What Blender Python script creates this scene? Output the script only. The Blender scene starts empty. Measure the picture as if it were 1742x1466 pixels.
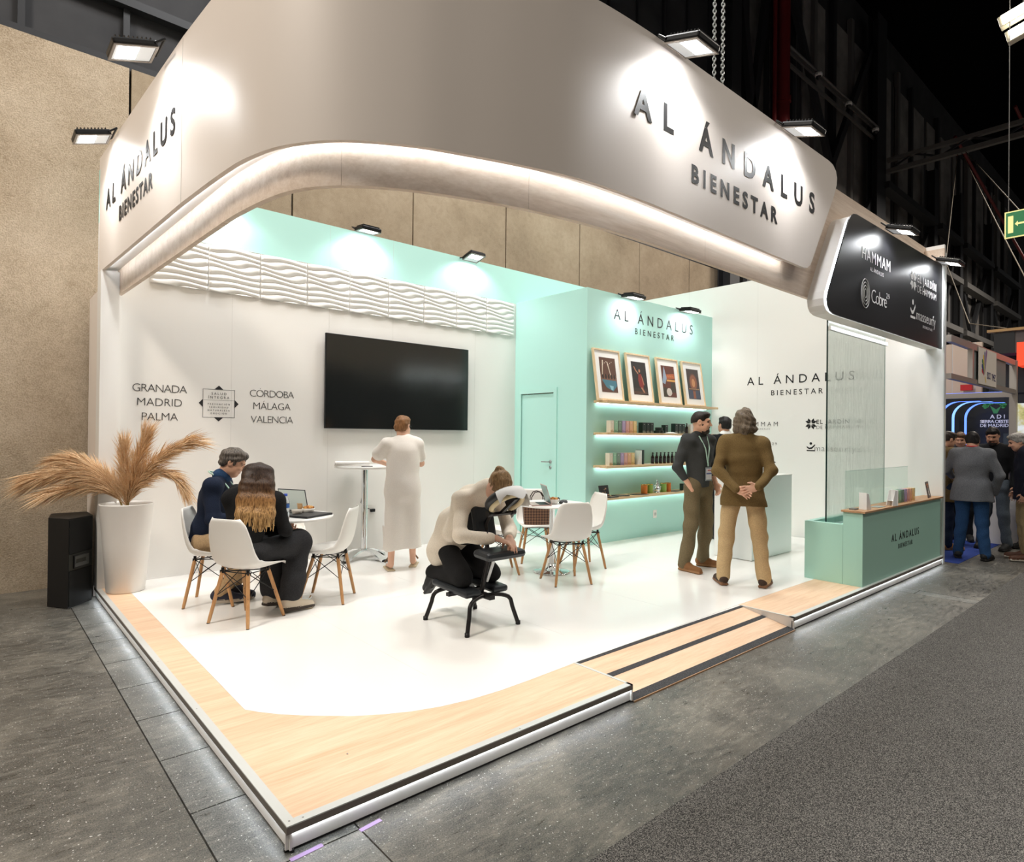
import bpy, bmesh, math, random
import numpy as np
from mathutils import Vector, Matrix
random.seed(7)
rng = np.random.default_rng(7)
scn = bpy.context.scene
COL = scn.collection
R = math.radians
Z0 = 0.106          # top of the exhibition platform
# ------------------------------------------------------------------ camera
cam_d = bpy.data.cameras.new('camera'); cam = bpy.data.objects.new('camera', cam_d); COL.objects.link(cam)
cam_d.sensor_fit = 'HORIZONTAL'; cam_d.sensor_width = 36.0; cam_d.lens = 36.0*1055.33/1742
cam_d.clip_start = 0.05; cam_d.clip_end = 200
def look(yaw, pitch, roll):
    a = R(yaw); fw = Vector((math.cos(a), math.sin(a), 0)); rt = Vector((math.sin(a), -math.cos(a), 0)); up = Vector((0, 0, 1))
    t = R(pitch); fw, up = fw*math.cos(t)+up*math.sin(t), up*math.cos(t)-fw*math.sin(t)
    t = R(roll); rt, up = rt*math.cos(t)+up*math.sin(t), up*math.cos(t)-rt*math.sin(t)
    return Matrix((rt, up, -fw)).transposed()
cam.matrix_world = Matrix.Translation((-0.9228, -2.3155, 1.60)) @ look(48.742, 0.29, 0.62).to_4x4()
scn.camera = cam
# ------------------------------------------------------------------ world, exposure
w = bpy.data.worlds.new('hall_air'); scn.world = w; w.use_nodes = True
w.node_tree.nodes['Background'].inputs[0].default_value = (0.95, 0.93, 0.9, 1)
w.node_tree.nodes['Background'].inputs[1].default_value = 0.08
vs = scn.view_settings; vs.view_transform = 'Standard'; vs.look = 'None'; vs.gamma = 1.0; vs.use_curve_mapping = False; vs.exposure = 0.0
scn.cycles.use_denoising = True
scn.cycles.max_bounces = 8; scn.cycles.diffuse_bounces = 4; scn.cycles.glossy_bounces = 4; scn.cycles.transmission_bounces = 8; scn.cycles.transparent_max_bounces = 16
scn.cycles.sample_clamp_indirect = 6.0
scn.cycles.caustics_reflective = False; scn.cycles.caustics_refractive = False
# ------------------------------------------------------------------ hall lamps (high-bay lights under the roof, one added to brighten the visitors)
def area(name, loc, target, size, power, color=(1, .94, .86), spread=180, sy=None):
    d = bpy.data.lights.new(name, 'AREA'); d.energy = power; d.color = color; d.size = size; d.spread = R(spread)
    if sy: d.shape = 'RECTANGLE'; d.size_y = sy
    o = bpy.data.objects.new(name, d); COL.objects.link(o); o.location = loc
    o.rotation_euler = (Vector(target)-Vector(loc)).to_track_quat('-Z', 'Y').to_euler(); return o
for hx, hy, hp in ((-5, -7, 170), (1, -6.5, 100), (7, -6.5, 105), (13, -6, 230), (10.5, -2.2, 170), (-5, 1.5, 820), (1.8, 2.4, 345), (6.3, 2.2, 345), (14, 1.0, 480), (22, 0, 900), (32, 0, 900)):
    area('high_bay_and_fill_light', (hx, hy, 9.6), (hx, hy, 0), 1.6, hp, (1, .985, .965) if 0 < hy < 3 and 0 < hx < 10 else (1, .91, .80))

# ------------------------------------------------------------------ helpers
def lin(c):
    return tuple(((v/255)/12.92 if v/255 <= .04045 else ((v/255+.055)/1.055)**2.4) for v in c)
MATS = {}
def nodes(m): return m.node_tree.nodes, m.node_tree.links
def mat(name, rgb, rough=.5, metal=0., emit=None, es=0., spec=.5, coat=0., trans=0., ior=1.45, alpha=1.):
    if name in MATS: return MATS[name]
    m = bpy.data.materials.new(name); m.use_nodes = True; b = m.node_tree.nodes['Principled BSDF']
    b.inputs['Base Color'].default_value = (*lin(rgb), 1); b.inputs['Roughness'].default_value = rough; b.inputs['Metallic'].default_value = metal
    b.inputs['Specular IOR Level'].default_value = spec; b.inputs['Coat Weight'].default_value = coat; b.inputs['Coat Roughness'].default_value = .1
    b.inputs['Transmission Weight'].default_value = trans; b.inputs['IOR'].default_value = ior; b.inputs['Alpha'].default_value = alpha
    if emit: b.inputs['Emission Color'].default_value = (*lin(emit), 1); b.inputs['Emission Strength'].default_value = es
    MATS[name] = m; return m
def nz(m, scale, detail=4, rough=.6, vec=None, dist=0.):
    N, L = nodes(m); n = N.new('ShaderNodeTexNoise'); n.inputs['Scale'].default_value = scale; n.inputs['Detail'].default_value = detail
    n.inputs['Roughness'].default_value = rough; n.inputs['Distortion'].default_value = dist
    if vec: L.new(vec, n.inputs['Vector'])
    return n.outputs['Fac']
def coords(m, scale=(1, 1, 1), kind='Object', rot=(0, 0, 0)):
    N, L = nodes(m); t = N.new('ShaderNodeTexCoord'); mp = N.new('ShaderNodeMapping'); mp.inputs['Scale'].default_value = scale; mp.inputs['Rotation'].default_value = rot
    L.new(t.outputs[kind], mp.inputs['Vector']); return mp.outputs['Vector']
def ramp(m, fac, stops):
    N, L = nodes(m); r = N.new('ShaderNodeValToRGB'); e = r.color_ramp.elements
    while len(e) < len(stops): e.new(.5)
    for el, (p, c) in zip(e, stops): el.position = p; el.color = (*lin(c), 1)
    L.new(fac, r.inputs['Fac']); return r.outputs['Color']
def mix(m, fac, a, b, mode='MIX'):
    N, L = nodes(m); x = N.new('ShaderNodeMixRGB'); x.blend_type = mode
    for s, v in (('Fac', fac), ('Color1', a), ('Color2', b)):
        if isinstance(v, (int, float)): x.inputs[s].default_value = v
        elif isinstance(v, tuple): x.inputs[s].default_value = (*lin(v), 1)
        else: L.new(v, x.inputs[s])
    return x.outputs['Color']
def setc(m, col, inp='Base Color'):
    N, L = nodes(m); L.new(col, N['Principled BSDF'].inputs[inp])
def bump(m, h, strength=.3, dist=.01):
    N, L = nodes(m); b = N.new('ShaderNodeBump'); b.inputs['Strength'].default_value = strength; b.inputs['Distance'].default_value = dist
    L.new(h, b.inputs['Height']); L.new(b.outputs['Normal'], N['Principled BSDF'].inputs['Normal'])
def maprange(m, v, a, b, c, d):
    N, L = nodes(m); r = N.new('ShaderNodeMapRange'); r.inputs[1].default_value = a; r.inputs[2].default_value = b; r.inputs[3].default_value = c; r.inputs[4].default_value = d
    L.new(v, r.inputs[0]); return r.outputs[0]
def cloth(name, rgb, var=.18, scale=120, rough=.9):
    m = mat(name, rgb, rough, spec=.2); c2 = tuple(v*(1-var) for v in rgb); c3 = tuple(min(255, v*(1+var)) for v in rgb)
    f = nz(m, scale, 3, .7, coords(m)); setc(m, ramp(m, f, ((.3, c2), (.7, c3)))); bump(m, f, .12, .003); return m
# ---- shape builder
class MB:
    def __init__(s): s.v = []; s.f = []; s.m = []; s.sm = []
    def add(s, vs, fs, mi=0, sm=False, T=None):
        o = len(s.v)
        for p in vs: s.v.append(tuple(T @ Vector(p)) if T is not None else tuple(p))
        for f in fs: s.f.append(tuple(o+i for i in f)); s.m.append(mi); s.sm.append(sm)
        return s
    def box(s, a, b, mi=0, T=None, ch=0.):
        x0, y0, z0 = a; x1, y1, z1 = b
        if ch <= 0:
            vs = [(x0, y0, z0), (x1, y0, z0), (x1, y1, z0), (x0, y1, z0), (x0, y0, z1), (x1, y0, z1), (x1, y1, z1), (x0, y1, z1)]
            return s.add(vs, [(3, 2, 1, 0), (4, 5, 6, 7), (0, 1, 5, 4), (1, 2, 6, 5), (2, 3, 7, 6), (3, 0, 4, 7)], mi, False, T)
        bm = bmesh.new(); bmesh.ops.create_cube(bm, size=1)
        for v in bm.verts: v.co = Vector(((x0+x1)/2+v.co.x*(x1-x0), (y0+y1)/2+v.co.y*(y1-y0), (z0+z1)/2+v.co.z*(z1-z0)))
        bmesh.ops.bevel(bm, geom=list(bm.edges), offset=ch, segments=2, affect='EDGES', profile=.5)
        bm.verts.index_update(); s.add([v.co.copy() for v in bm.verts], [[v.index for v in f.verts] for f in bm.faces], mi, False, T); bm.free(); return s
    def cbox(s, c, size, mi=0, T=None, ch=0.):
        return s.box([c[i]-size[i]/2 for i in range(3)], [c[i]+size[i]/2 for i in range(3)], mi, T, ch)
    def tube(s, path, r, n=10, mi=0, T=None, cap=True, sm=True):
        P = [Vector(p) for p in path]; rs = r if isinstance(r, (list, tuple)) else [r]*len(P)
        vs = []; fs = []; ref = None
        for i, p in enumerate(P):
            t = (P[min(i+1, len(P)-1)]-P[max(i-1, 0)]).normalized()
            if ref is None: ref = Vector((0, 0, 1)) if abs(t.z) < .9 else Vector((1, 0, 0))
            ref = (ref-t*ref.dot(t)).normalized(); q = t.cross(ref)
            for k in range(n):
                a = 2*math.pi*k/n; vs.append(p+(ref*math.cos(a)+q*math.sin(a))*rs[i])
        for i in range(len(P)-1):
            for k in range(n):
                a = i*n+k; b = i*n+(k+1) % n; fs.append((a, b, b+n, a+n))
        s.add(vs, fs, mi, sm, T)
        if cap:
            s.add(vs[:n], [tuple(range(n))[::-1]], mi, False, T); s.add(vs[-n:], [tuple(range(n))], mi, False, T)
        return s
    def lathe(s, prof, n=24, mi=0, T=None, sm=True, cap=True):
        vs = []; fs = []
        for r, z in prof:
            for k in range(n):
                a = 2*math.pi*k/n; vs.append((r*math.cos(a), r*math.sin(a), z))
        for i in range(len(prof)-1):
            for k in range(n):
                a = i*n+k; b = i*n+(k+1) % n; fs.append((a, b, b+n, a+n))
        s.add(vs, fs, mi, sm, T)
        if cap:
            if prof[0][0] > 1e-5: s.add(vs[:n], [tuple(range(n))[::-1]], mi, False, T)
            if prof[-1][0] > 1e-5: s.add(vs[-n:], [tuple(range(n))], mi, False, T)
        return s
    def prism(s, poly, z0, z1, mi=0, T=None, sm=False):
        n = len(poly); vs = [(x, y, z0) for x, y in poly]+[(x, y, z1) for x, y in poly]
        ar = sum(poly[i][0]*poly[(i+1) % n][1]-poly[(i+1) % n][0]*poly[i][1] for i in range(n))
        if ar < 0: vs = vs[:n][::-1]+vs[n:][::-1]
        s.add(vs, [tuple(range(n))[::-1], tuple(range(n, 2*n))], mi, False, T)
        return s.add(vs, [(i, (i+1) % n, n+(i+1) % n, n+i) for i in range(n)], mi, sm, T)
    def mesh(s, name, mats):
        me = bpy.data.meshes.new(name); me.from_pydata(s.v, [], s.f)
        for m in (mats if isinstance(mats, (list, tuple)) else [mats]): me.materials.append(m)
        me.polygons.foreach_set('material_index', s.m); me.polygons.foreach_set('use_smooth', s.sm); me.update(); return me
    def build(s, name, mats, parent=None, loc=None, rz=None, **tags):
        o = bpy.data.objects.new(name, s.mesh(name, mats)); COL.objects.link(o)
        if parent: o.parent = parent
        if loc is not None: o.location = loc
        if rz is not None: o.rotation_euler = (0, 0, rz)
        for k, v in tags.items(): o[k] = v
        return o
def box(name, a, b, m, parent=None, ch=0., **t): return MB().box(a, b, 0, None, ch).build(name, m, parent, **t)
def thing(name, label, cat, loc=(0, 0, 0), rz=0., group=None):
    o = bpy.data.objects.new(name, None); COL.objects.link(o); o.location = loc; o.rotation_euler = (0, 0, rz); o.empty_display_size = .1
    o['label'] = label; o['category'] = cat
    if group: o['group'] = group
    return o
def copy_tree(o, parent=None):
    c = o.copy(); COL.objects.link(c)
    if parent: c.parent = parent
    for ch in o.children: copy_tree(ch, c)
    return c
def TR(loc=(0, 0, 0), rx=0., ry=0., rz=0., s=1.):
    return Matrix.Translation(loc) @ Matrix.Rotation(rz, 4, 'Z') @ Matrix.Rotation(ry, 4, 'Y') @ Matrix.Rotation(rx, 4, 'X') @ Matrix.Scale(s, 4)
def basis(o, xd, yd, zd): return Matrix(((xd[0], yd[0], zd[0], o[0]), (xd[1], yd[1], zd[1], o[1]), (xd[2], yd[2], zd[2], o[2]), (0, 0, 0, 1)))
# ---- lettering: flat letters laid on a surface, fitted to a width and a cap height
def _text_mesh(body, space=1., offset=0., shear=0., align='LEFT'):
    c = bpy.data.curves.new('txt', 'FONT'); c.body = body; c.size = 1; c.space_character = space; c.offset = offset; c.shear = shear; c.resolution_u = 3; c.fill_mode = 'BOTH'; c.extrude = .004
    o = bpy.data.objects.new('txt', c); COL.objects.link(o); dg = bpy.context.evaluated_depsgraph_get()
    me = bpy.data.meshes.new_from_object(o.evaluated_get(dg)); bpy.data.objects.remove(o); bpy.data.curves.remove(c)
    co = np.empty(len(me.vertices)*3); me.vertices.foreach_get('co', co); return me, co.reshape(-1, 3)
CAPH = None
def letters(name, body, org, xd, zd, width, cap, m, parent=None, offset=0., lift=.002, shear=0., split=False, **tags):
    """org = lower left of the line on the surface; xd reading direction; zd up; normal = xd x zd ... letters face xd cross zd reversed"""
    global CAPH
    if CAPH is None: CAPH = _text_mesh('H')[1][:, 1].max()
    me, co = _text_mesh(body, 1., offset, shear); w1 = np.ptp(co[:, 0])*cap/CAPH
    me2, co2 = _text_mesh(body, 1.5, offset, shear); w2 = np.ptp(co2[:, 0])*cap/CAPH
    sp = 1+.5*(width-w1)/(w2-w1) if abs(w2-w1) > 1e-6 else 1
    sp = max(.75, min(4., sp))
    bpy.data.meshes.remove(me); bpy.data.meshes.remove(me2)
    me, co = _text_mesh(body, sp, offset, shear)
    sx = width/np.ptp(co[:, 0]); sy = cap/CAPH
    xd = Vector(xd).normalized(); zd = Vector(zd).normalized(); n = xd.cross(zd)
    X = (co[:, 0]-co[:, 0].min())*sx; Y = co[:, 1]*sy; D = (co[:, 2]-co[:, 2].min())*.12+lift
    P = np.array(org)[None]+X[:, None]*np.array(xd)+Y[:, None]*np.array(zd)+D[:, None]*np.array(n)
    if split:                                          # one part for each letter
        nv = len(P); lab = np.arange(nv); E_ = np.array([e.vertices[:] for e in me.edges])
        while True:
            m0 = np.minimum(lab[E_[:, 0]], lab[E_[:, 1]]); old = lab.copy(); np.minimum.at(lab, E_[:, 0], m0); np.minimum.at(lab, E_[:, 1], m0); lab = lab[lab]
            if (lab == old).all(): break
        comp = sorted(((X[lab == c].min(), X[lab == c].max(), c) for c in np.unique(lab)), key=lambda q: q[0]); grp = []
        for a, b, c in comp:
            if grp and a < grp[-1][1]-1e-4: grp[-1][1] = max(b, grp[-1][1]); grp[-1][2].append(c)
            else: grp.append([a, b, [c]])
        for a, b, cs in grp:
            sel = np.isin(lab, cs); ix = np.full(nv, -1); ix[sel] = np.arange(sel.sum()); fs = [[ix[v] for v in f.vertices] for f in me.polygons if sel[f.vertices[0]]]
            MB().add(P[sel], fs).build('letter', m, parent)
        bpy.data.meshes.remove(me); return None
    me.vertices.foreach_set('co', P.ravel()); me.materials.clear(); me.materials.append(m); me.name = name; me.update()
    o = bpy.data.objects.new(name, me); COL.objects.link(o)
    if parent: o.parent = parent
    for k, v in tags.items(): o[k] = v
    return o
# ------------------------------------------------------------------ materials of the place
M_white = mat('white_paint', (236, 233, 229), .55); bump(M_white, nz(M_white, 260, 2, .6, coords(M_white)), .02, .002)
M_fascia = mat('fascia_paint', (234, 224, 215), .5)
M_wall = mat('white_wall_board', (238, 236, 232), .5)
M_floorw = mat('white_floor_board', (244, 242, 238), .22, coat=.15)
M_aqua = mat('aqua_paint', (184, 231, 222), .5)
M_green = mat('sage_aqua_laminate', (170, 216, 201), .42)
def wood(name, a, b, c, axis=0, scale=1., rough=.45):
    m = mat(name, b, rough); sc = [9*scale, 9*scale, 9*scale]; sc[axis] = .55*scale
    v = coords(m, tuple(sc)); f = nz(m, 2.2, 8, .62, v, .6); f2 = nz(m, 14, 3, .6, v)
    col = ramp(m, f, ((.28, a), (.5, b), (.72, c))); col = mix(m, .25, col, ramp(m, f2, ((.35, a), (.65, c)))); setc(m, col); bump(m, f2, .05, .002); return m
M_oakx = wood('oak_laminate_along_front', (214, 174, 138), (230, 196, 164), (240, 212, 184), 0)
M_oaky = wood('oak_laminate_across', (214, 176, 134), (231, 200, 162), (241, 216, 182), 0, 1.)
M_oakdark = wood('counter_oak', (150, 112, 78), (176, 136, 98), (196, 158, 120), 0)
M_shelf = wood('shelf_oak', (196, 160, 116), (216, 184, 142), (230, 204, 166), 0)
M_ply = wood('birch_ply', (196, 172, 150), (220, 200, 180), (232, 216, 200), 0, .6, .55)
M_alu = mat('brushed_aluminium', (214, 216, 214), .4, .25)
M_alug = mat('grey_aluminium_side', (122, 114, 106), .45, .3)
M_black = mat('black_plastic', (22, 22, 23), .45)
M_blackm = mat('black_metal', (26, 27, 29), .38, .3)
M_ink = mat('black_vinyl', (28, 28, 30), .5, spec=.35)
M_inkw = mat('white_vinyl', (240, 240, 240), .5)
M_led = mat('led_strip', (255, 255, 255), .5, emit=(240, 248, 255), es=22)
M_leds = mat('led_strip_shelf', (255, 255, 255), .5, emit=(225, 250, 248), es=10)
M_chrome = mat('chrome', (225, 228, 230), .06, 1.)
M_steel = mat('brushed_steel', (170, 172, 172), .3, 1.)
M_grit = mat('black_grit_tape', (46, 46, 48), .95); setc(M_grit, ramp(M_grit, nz(M_grit, 500, 2, .7, coords(M_grit)), ((.45, (30, 30, 32)), (.7, (110, 110, 112)))))
# worn concrete floor
def worn(name, dark, midc, light):
    m = mat(name, midc, .45); v = coords(m); v2 = coords(m, (1, 3.5, 1), rot=(0, 0, .5))
    big = nz(m, 1.3, 6, .65, v); med = nz(m, 9, 6, .7, v2, .8); fine = nz(m, 160, 3, .7, v)
    c = ramp(m, big, ((.36, dark), (.5, midc), (.66, light)))
    c = mix(m, .45, c, ramp(m, med, ((.38, dark), (.5, midc), (.62, light))))
    c = mix(m, .35, c, ramp(m, fine, ((.40, dark), (.6, light))))
    scr = nz(m, 5, 6, .75, coords(m, (9, .5, 1), rot=(0, 0, 1.1)), 1.5); c = mix(m, mix(m, 1., ramp(m, scr, ((.60, (0, 0, 0)), (.66, (255, 255, 255)))), (105, 105, 105), 'MULTIPLY'), c, light)
    drk = nz(m, 2.6, 6, .7, coords(m, (1, 2.2, 1)), .7); c = mix(m, mix(m, 1., ramp(m, drk, ((.55, (0, 0, 0)), (.68, (255, 255, 255)))), (150, 150, 150), 'MULTIPLY'), c, dark)
    fl = ramp(m, nz(m, 26, 4, .75, v, 1.2), ((.635, (0, 0, 0)), (.67, (255, 255, 255)))); c = mix(m, mix(m, 1., fl, (110, 110, 110), 'MULTIPLY'), c, (190, 172, 150))
    fl2 = ramp(m, nz(m, 75, 2, .6, v), ((.665, (0, 0, 0)), (.69, (255, 255, 255)))); c = mix(m, fl2, c, (205, 205, 200))
    setc(m, c); N, L = nodes(m); L.new(maprange(m, med, .3, .7, .22, .6), N['Principled BSDF'].inputs['Roughness']); bump(m, fine, .12, .004); return m
M_conc = worn('worn_hall_concrete', (32, 33, 33), (74, 74, 71), (146, 141, 130))
M_conc2 = worn('worn_trench_plate', (40, 43, 44), (86, 89, 88), (156, 154, 147))
M_bed = mat('dark_joint', (24, 22, 20), .9)
M_carpet = mat('speckled_carpet', (80, 79, 78), .98, spec=.1)
_v = coords(M_carpet); _f = nz(M_carpet, 230, 2, .8, _v); _g = nz(M_carpet, 3, 3, .6, _v)
setc(M_carpet, mix(M_carpet, .18, ramp(M_carpet, _f, ((.38, (30, 30, 31)), (.5, (78, 77, 76)), (.61, (158, 155, 150)))), ramp(M_carpet, _g, ((.3, (60, 60, 60)), (.7, (90, 90, 90)))))); bump(M_carpet, _f, .25, .004)
def concrete(name, a, b, c, rs=180, bs=.4, bd=.01):
    m = mat(name, b, .9, spec=.15); v = coords(m); f = nz(m, .9, 7, .62, v); g = nz(m, rs, 3, .75, v); h = nz(m, 14, 5, .7, v, .5)
    col = ramp(m, f, ((.34, a), (.5, b), (.66, c))); col = mix(m, .45, col, ramp(m, g, ((.40, a), (.58, c)))); st = nz(m, 3.2, 5, .65, v, 1.4); col = mix(m, mix(m, 1., ramp(m, st, ((.56, (0, 0, 0)), (.63, (255, 255, 255)))), (90, 90, 90), 'MULTIPLY'), col, tuple(q*.78 for q in a)); pit = nz(m, 42, 3, .6, v, .6); col = mix(m, mix(m, 1., ramp(m, pit, ((.66, (0, 0, 0)), (.70, (255, 255, 255)))), (140, 140, 140), 'MULTIPLY'), col, tuple(q*.6 for q in a)); col = mix(m, .2, col, ramp(m, h, ((.3, a), (.6, c))))
    setc(m, col); bump(m, g, bs, bd); return m
M_rough = concrete('roughcast_render', (150, 132, 108), (190, 172, 148), (214, 198, 176), 75, .9, .012)
M_panel = concrete('precast_concrete', (128, 112, 92), (160, 143, 120), (182, 166, 144), 140, .25, .006)
M_clad = mat('dark_cladding', (48, 49, 52), .8); setc(M_clad, ramp(M_clad, nz(M_clad, .7, 5, .6, coords(M_clad)), ((.3, (38, 39, 42)), (.7, (66, 66, 68)))))
M_steeld = mat('dark_steel', (48, 49, 52), .55, .2)
M_steelg = mat('grey_steel', (112, 110, 108), .55, .3)
M_pipe = mat('red_pipe', (104, 26, 28), .45)

# ------------------------------------------------------------------ hall floor
floor = box('floor', (-14, -14, -.08), (46, 5.9, -.018), M_bed, kind='structure')
def slab(a, b, m=M_conc, nm='floor_slab'): return box(nm, (a[0], a[1], -.018), (b[0], b[1], 0.), m, floor)
slab((-14, -14), (-.212, 5.45)); slab((.289, -14), (6.432, 5.45)); slab((6.632, -14), (46, 5.45))
ys = [-3.3+.545*i for i in range(17)]
for i, y in enumerate(ys[:-1]): slab((-.205, y), (.282, y+.538), M_conc2, 'trench_plate')
for i in range(14): slab((6.438, -4.2+.66*i), (6.626, -4.2+.66*i+.653), M_conc2, 'trench_plate')
carpet = box('carpet', (-.9, -13, 0.), (46, -.765, .006), M_carpet, kind='structure')
for i, (a, b, rz) in enumerate((((.02, -.045), .30, 24), ((.37, .0), .2, 24))): pass
for (x, y, L_, rz, lab) in ((.065, -.022, .13, 3, 'strip of lilac tape on the floor at the corner of the platform'), (.33, -.03, .1, 6, 'shorter strip of lilac tape further along the front of the platform')):
    MB().box((-L_/2, -.011, 0), (L_/2, .011, .0012)).build('floor_tape', mat('lilac_tape', (164, 140, 190), .6), None, (x, y-.01, .0003), R(rz), label=lab, category='tape', group='lilac floor tape')
# ------------------------------------------------------------------ hall wall: precast panels with open joints, dark cladding above
hall = box('wall_hall', (-14, 5.49, 0), (13.0, 5.7, 5.5), M_bed, kind='structure')
xs = [.355+1.785*i for i in range(-2, 8)]
for i, x in enumerate(xs[:-1]):
    box('concrete_panel', (x+.012, 5.45, 0), (x+1.773, 5.5, 5.5), M_rough if x < 0 else M_panel, hall)
box('concrete_panel', (-13.9, 5.45, 0), (xs[0]-.012, 5.5, 5.5), M_rough, hall)
clad = box('wall_cladding', (-14, 5.62, 5.5), (60, 5.8, 16), M_clad, kind='structure')
for i in range(22): box('cladding_rib', (-6+.9*i, 5.56, 5.55), (-6+.9*i+.06, 5.62, 15), M_steeld, clad)
for z in (5.5, 6.2, 6.9, 7.6): box('cladding_rail', (-14, 5.5, z), (13, 5.62, z+.09), M_steeld, clad)
box('wall_cladding_low', (13.0, 5.62, 0), (60, 5.8, 5.5), M_clad, kind='structure')
box('ceiling', (-20, -20, 16), (60, 5.8, 16.2), mat('roof_black', (9, 9, 11), .95, spec=.05), kind='structure')
# steel frame along the wall
def beam(mb, a, b, w_, d_=None):
    a = Vector(a); b = Vector(b); d_ = d_ or w_; t = (b-a); L_ = t.length; t.normalize(); up = Vector((0, 1, 0)); s_ = t.cross(up)
    if s_.length < .01: s_ = Vector((1, 0, 0))
    s_.normalize(); u_ = s_.cross(t); mb.box((-w_/2, -d_/2, 0), (w_/2, d_/2, L_), 0, basis(a, s_, u_, t)); return mb
colx = [12.3, 14.75, 21.6, 27.6, 31.3, 36.8, 43]
def column(x, top, w_, y=5.2):
    mb = MB()
    mb.box((x-w_/2, y-.16, 0), (x+w_/2, y-.13, top)); mb.box((x-w_/2, y+.13, 0), (x+w_/2, y+.16, top)); mb.box((x-.025, y-.13, 0), (x+.025, y+.13, top))
    return mb
frame = thing('steel_wall_frame', 'dark steel wall frame with columns and braces on the hall side wall', 'steel frame')
for i, x in enumerate(colx): column(x, 15.5 if i < 3 else 12.2, .42 if i != 2 else .8).build('column', M_steeld, frame)
for z in (8.6, 11.4, 11.75): box('girt', (14.8, 5.18, z), (21.4, 5.24, z+.09), M_steelg, frame)
for z in (6.1, 8.2, 9.9):
    for x0, x1 in zip(colx[2:-1], colx[3:]): box('ledge_beam', (x0+.3, 4.9, z), (x1-.3, 5.25, z+.22), M_steelg if z < 9 else M_steeld, frame)
for x0, x1 in zip(colx[:-1], colx[1:]):
    xm = (x0+x1)/2
    for (za, zb) in ((2.5, 6.0), (6.4, 9.6)) if x0 > 20 else ((6.0, 9.4), (9.6, 14.5)):
        mb = MB(); beam(mb, (x0+.2, 5.3, zb), (xm, 5.3, za), .22, .14); mb.build('brace', M_steeld, frame)
        mb = MB(); beam(mb, (x1-.2, 5.3, zb), (xm, 5.3, za), .22, .14); mb.build('brace', M_steeld, frame)
for x0, x1 in zip(colx[:-1], colx[1:]):
    n = max(2, int((x1-x0)/1.3))
    for k in range(1, n): box('cladding_post', (x0+(x1-x0)*k/n-.1, 5.45, 0), (x0+(x1-x0)*k/n+.1, 5.6, 15), M_steeld if k % 2 else M_steelg, frame)
# grey cladding sheets between the posts
M_sheet = mat('grey_sheet', (70, 68, 68), .8); setc(M_sheet, ramp(M_sheet, nz(M_sheet, 1.1, 4, .6, coords(M_sheet)), ((.3, (104, 101, 99)), (.7, (146, 142, 138)))))
for k in range(16): box('cladding_sheet', (13.1+1.9*k, 5.57, 0.), (13.1+1.9*k+1.5, 5.615, 14.5), M_sheet, clad)
for x, r, nm in ((13.85, .05, 'thin'), (14.3, .16, 'thick')):
    mb = MB().tube([(0, 0, 0), (0, 0, 15.4)], r, 14)
    if r > .1: mb.tube([(0, 0, 9.95), (0, 0, 10.08)], r+.03, 14)
    mb.build('sprinkler_pipe', M_pipe, None, (x, 4.9, 0), label=nm+' dark red vertical pipe in front of the steel wall', category='pipe', group='red vertical pipes')
# roof beam coming out from the wall, rods and slings
rb = thing('roof_beam', 'grey steel roof beam reaching out from the dark wall above the exit sign', 'beam', (22, 5, 10.4))
box('chord', (-.08, -9, .38), (.08, 0, .5), M_steelg, rb); box('chord', (-.08, -9, 0.), (.08, 0, .14), M_steelg, rb)
for k in range(6): mb = MB(); beam(mb, (0, -1.5*k, .1), (0, -1.5*k-.75, .42), .05); beam(mb, (0, -1.5*k-.75, .42), (0, -1.5*k-1.5, .1), .05); mb.build('web_bar', M_steeld, rb)
for (a, b, nm) in (((24, 3.6, 11.8), (34, 2.4, 7.2), 'upper'), ((24, 2.0, 12.2), (34, .9, 8.0), 'lower')):
    MB().tube([a, b], .05, 8).build('red_rod', M_pipe, None, label=nm+' thin red pipe slanting behind the roof beam', category='pipe', group='red roof pipes')
for pts, lab in ((((22, 3.05, 10.42), (19, 2.6, 6.4), (16, 1.4, 4.2), (14.02, .38, 3.73)), 'slack rigging sling hanging from the roof beam to the wooden batten'), (((22, 2.95, 10.42), (18, 1.3, 6.9), (14.02, -.25, 3.73)), 'tight rigging sling next to the slack one'), (((22, 2.85, 10.42), (18, .8, 7.0), (14.02, -.5, 3.73)), 'rightmost rigging sling above the wooden batten')):
    MB().tube(pts, .011, 6).build('rigging_sling', mat('sling_grey', (96, 88, 76), .7), None, label=lab, category='sling')
# chain of a hoist behind the fascia
chain = thing('hoist_chain', 'pair of steel hoist chains hanging behind the top of the front fascia', 'chain', (5.6, 1.6, 4.6))
lk = MB()
ring = [(math.cos(a)*.018, 0, math.sin(a)*.026) for a in [2*math.pi*k/10 for k in range(11)]]
lk.tube(ring, .0065, 6, cap=False); lkm = lk.mesh('chain_link', mat('galvanised', (176, 178, 176), .35, .8))
for s_ in (0, 1):
    for k in range(64):
        o = bpy.data.objects.new('chain_link', lkm); COL.objects.link(o); o.parent = chain; o.location = (.075*s_, -.065*s_, .02+.040*k); o.rotation_euler = (0, 0, R(45+90*(k % 2)))
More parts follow.
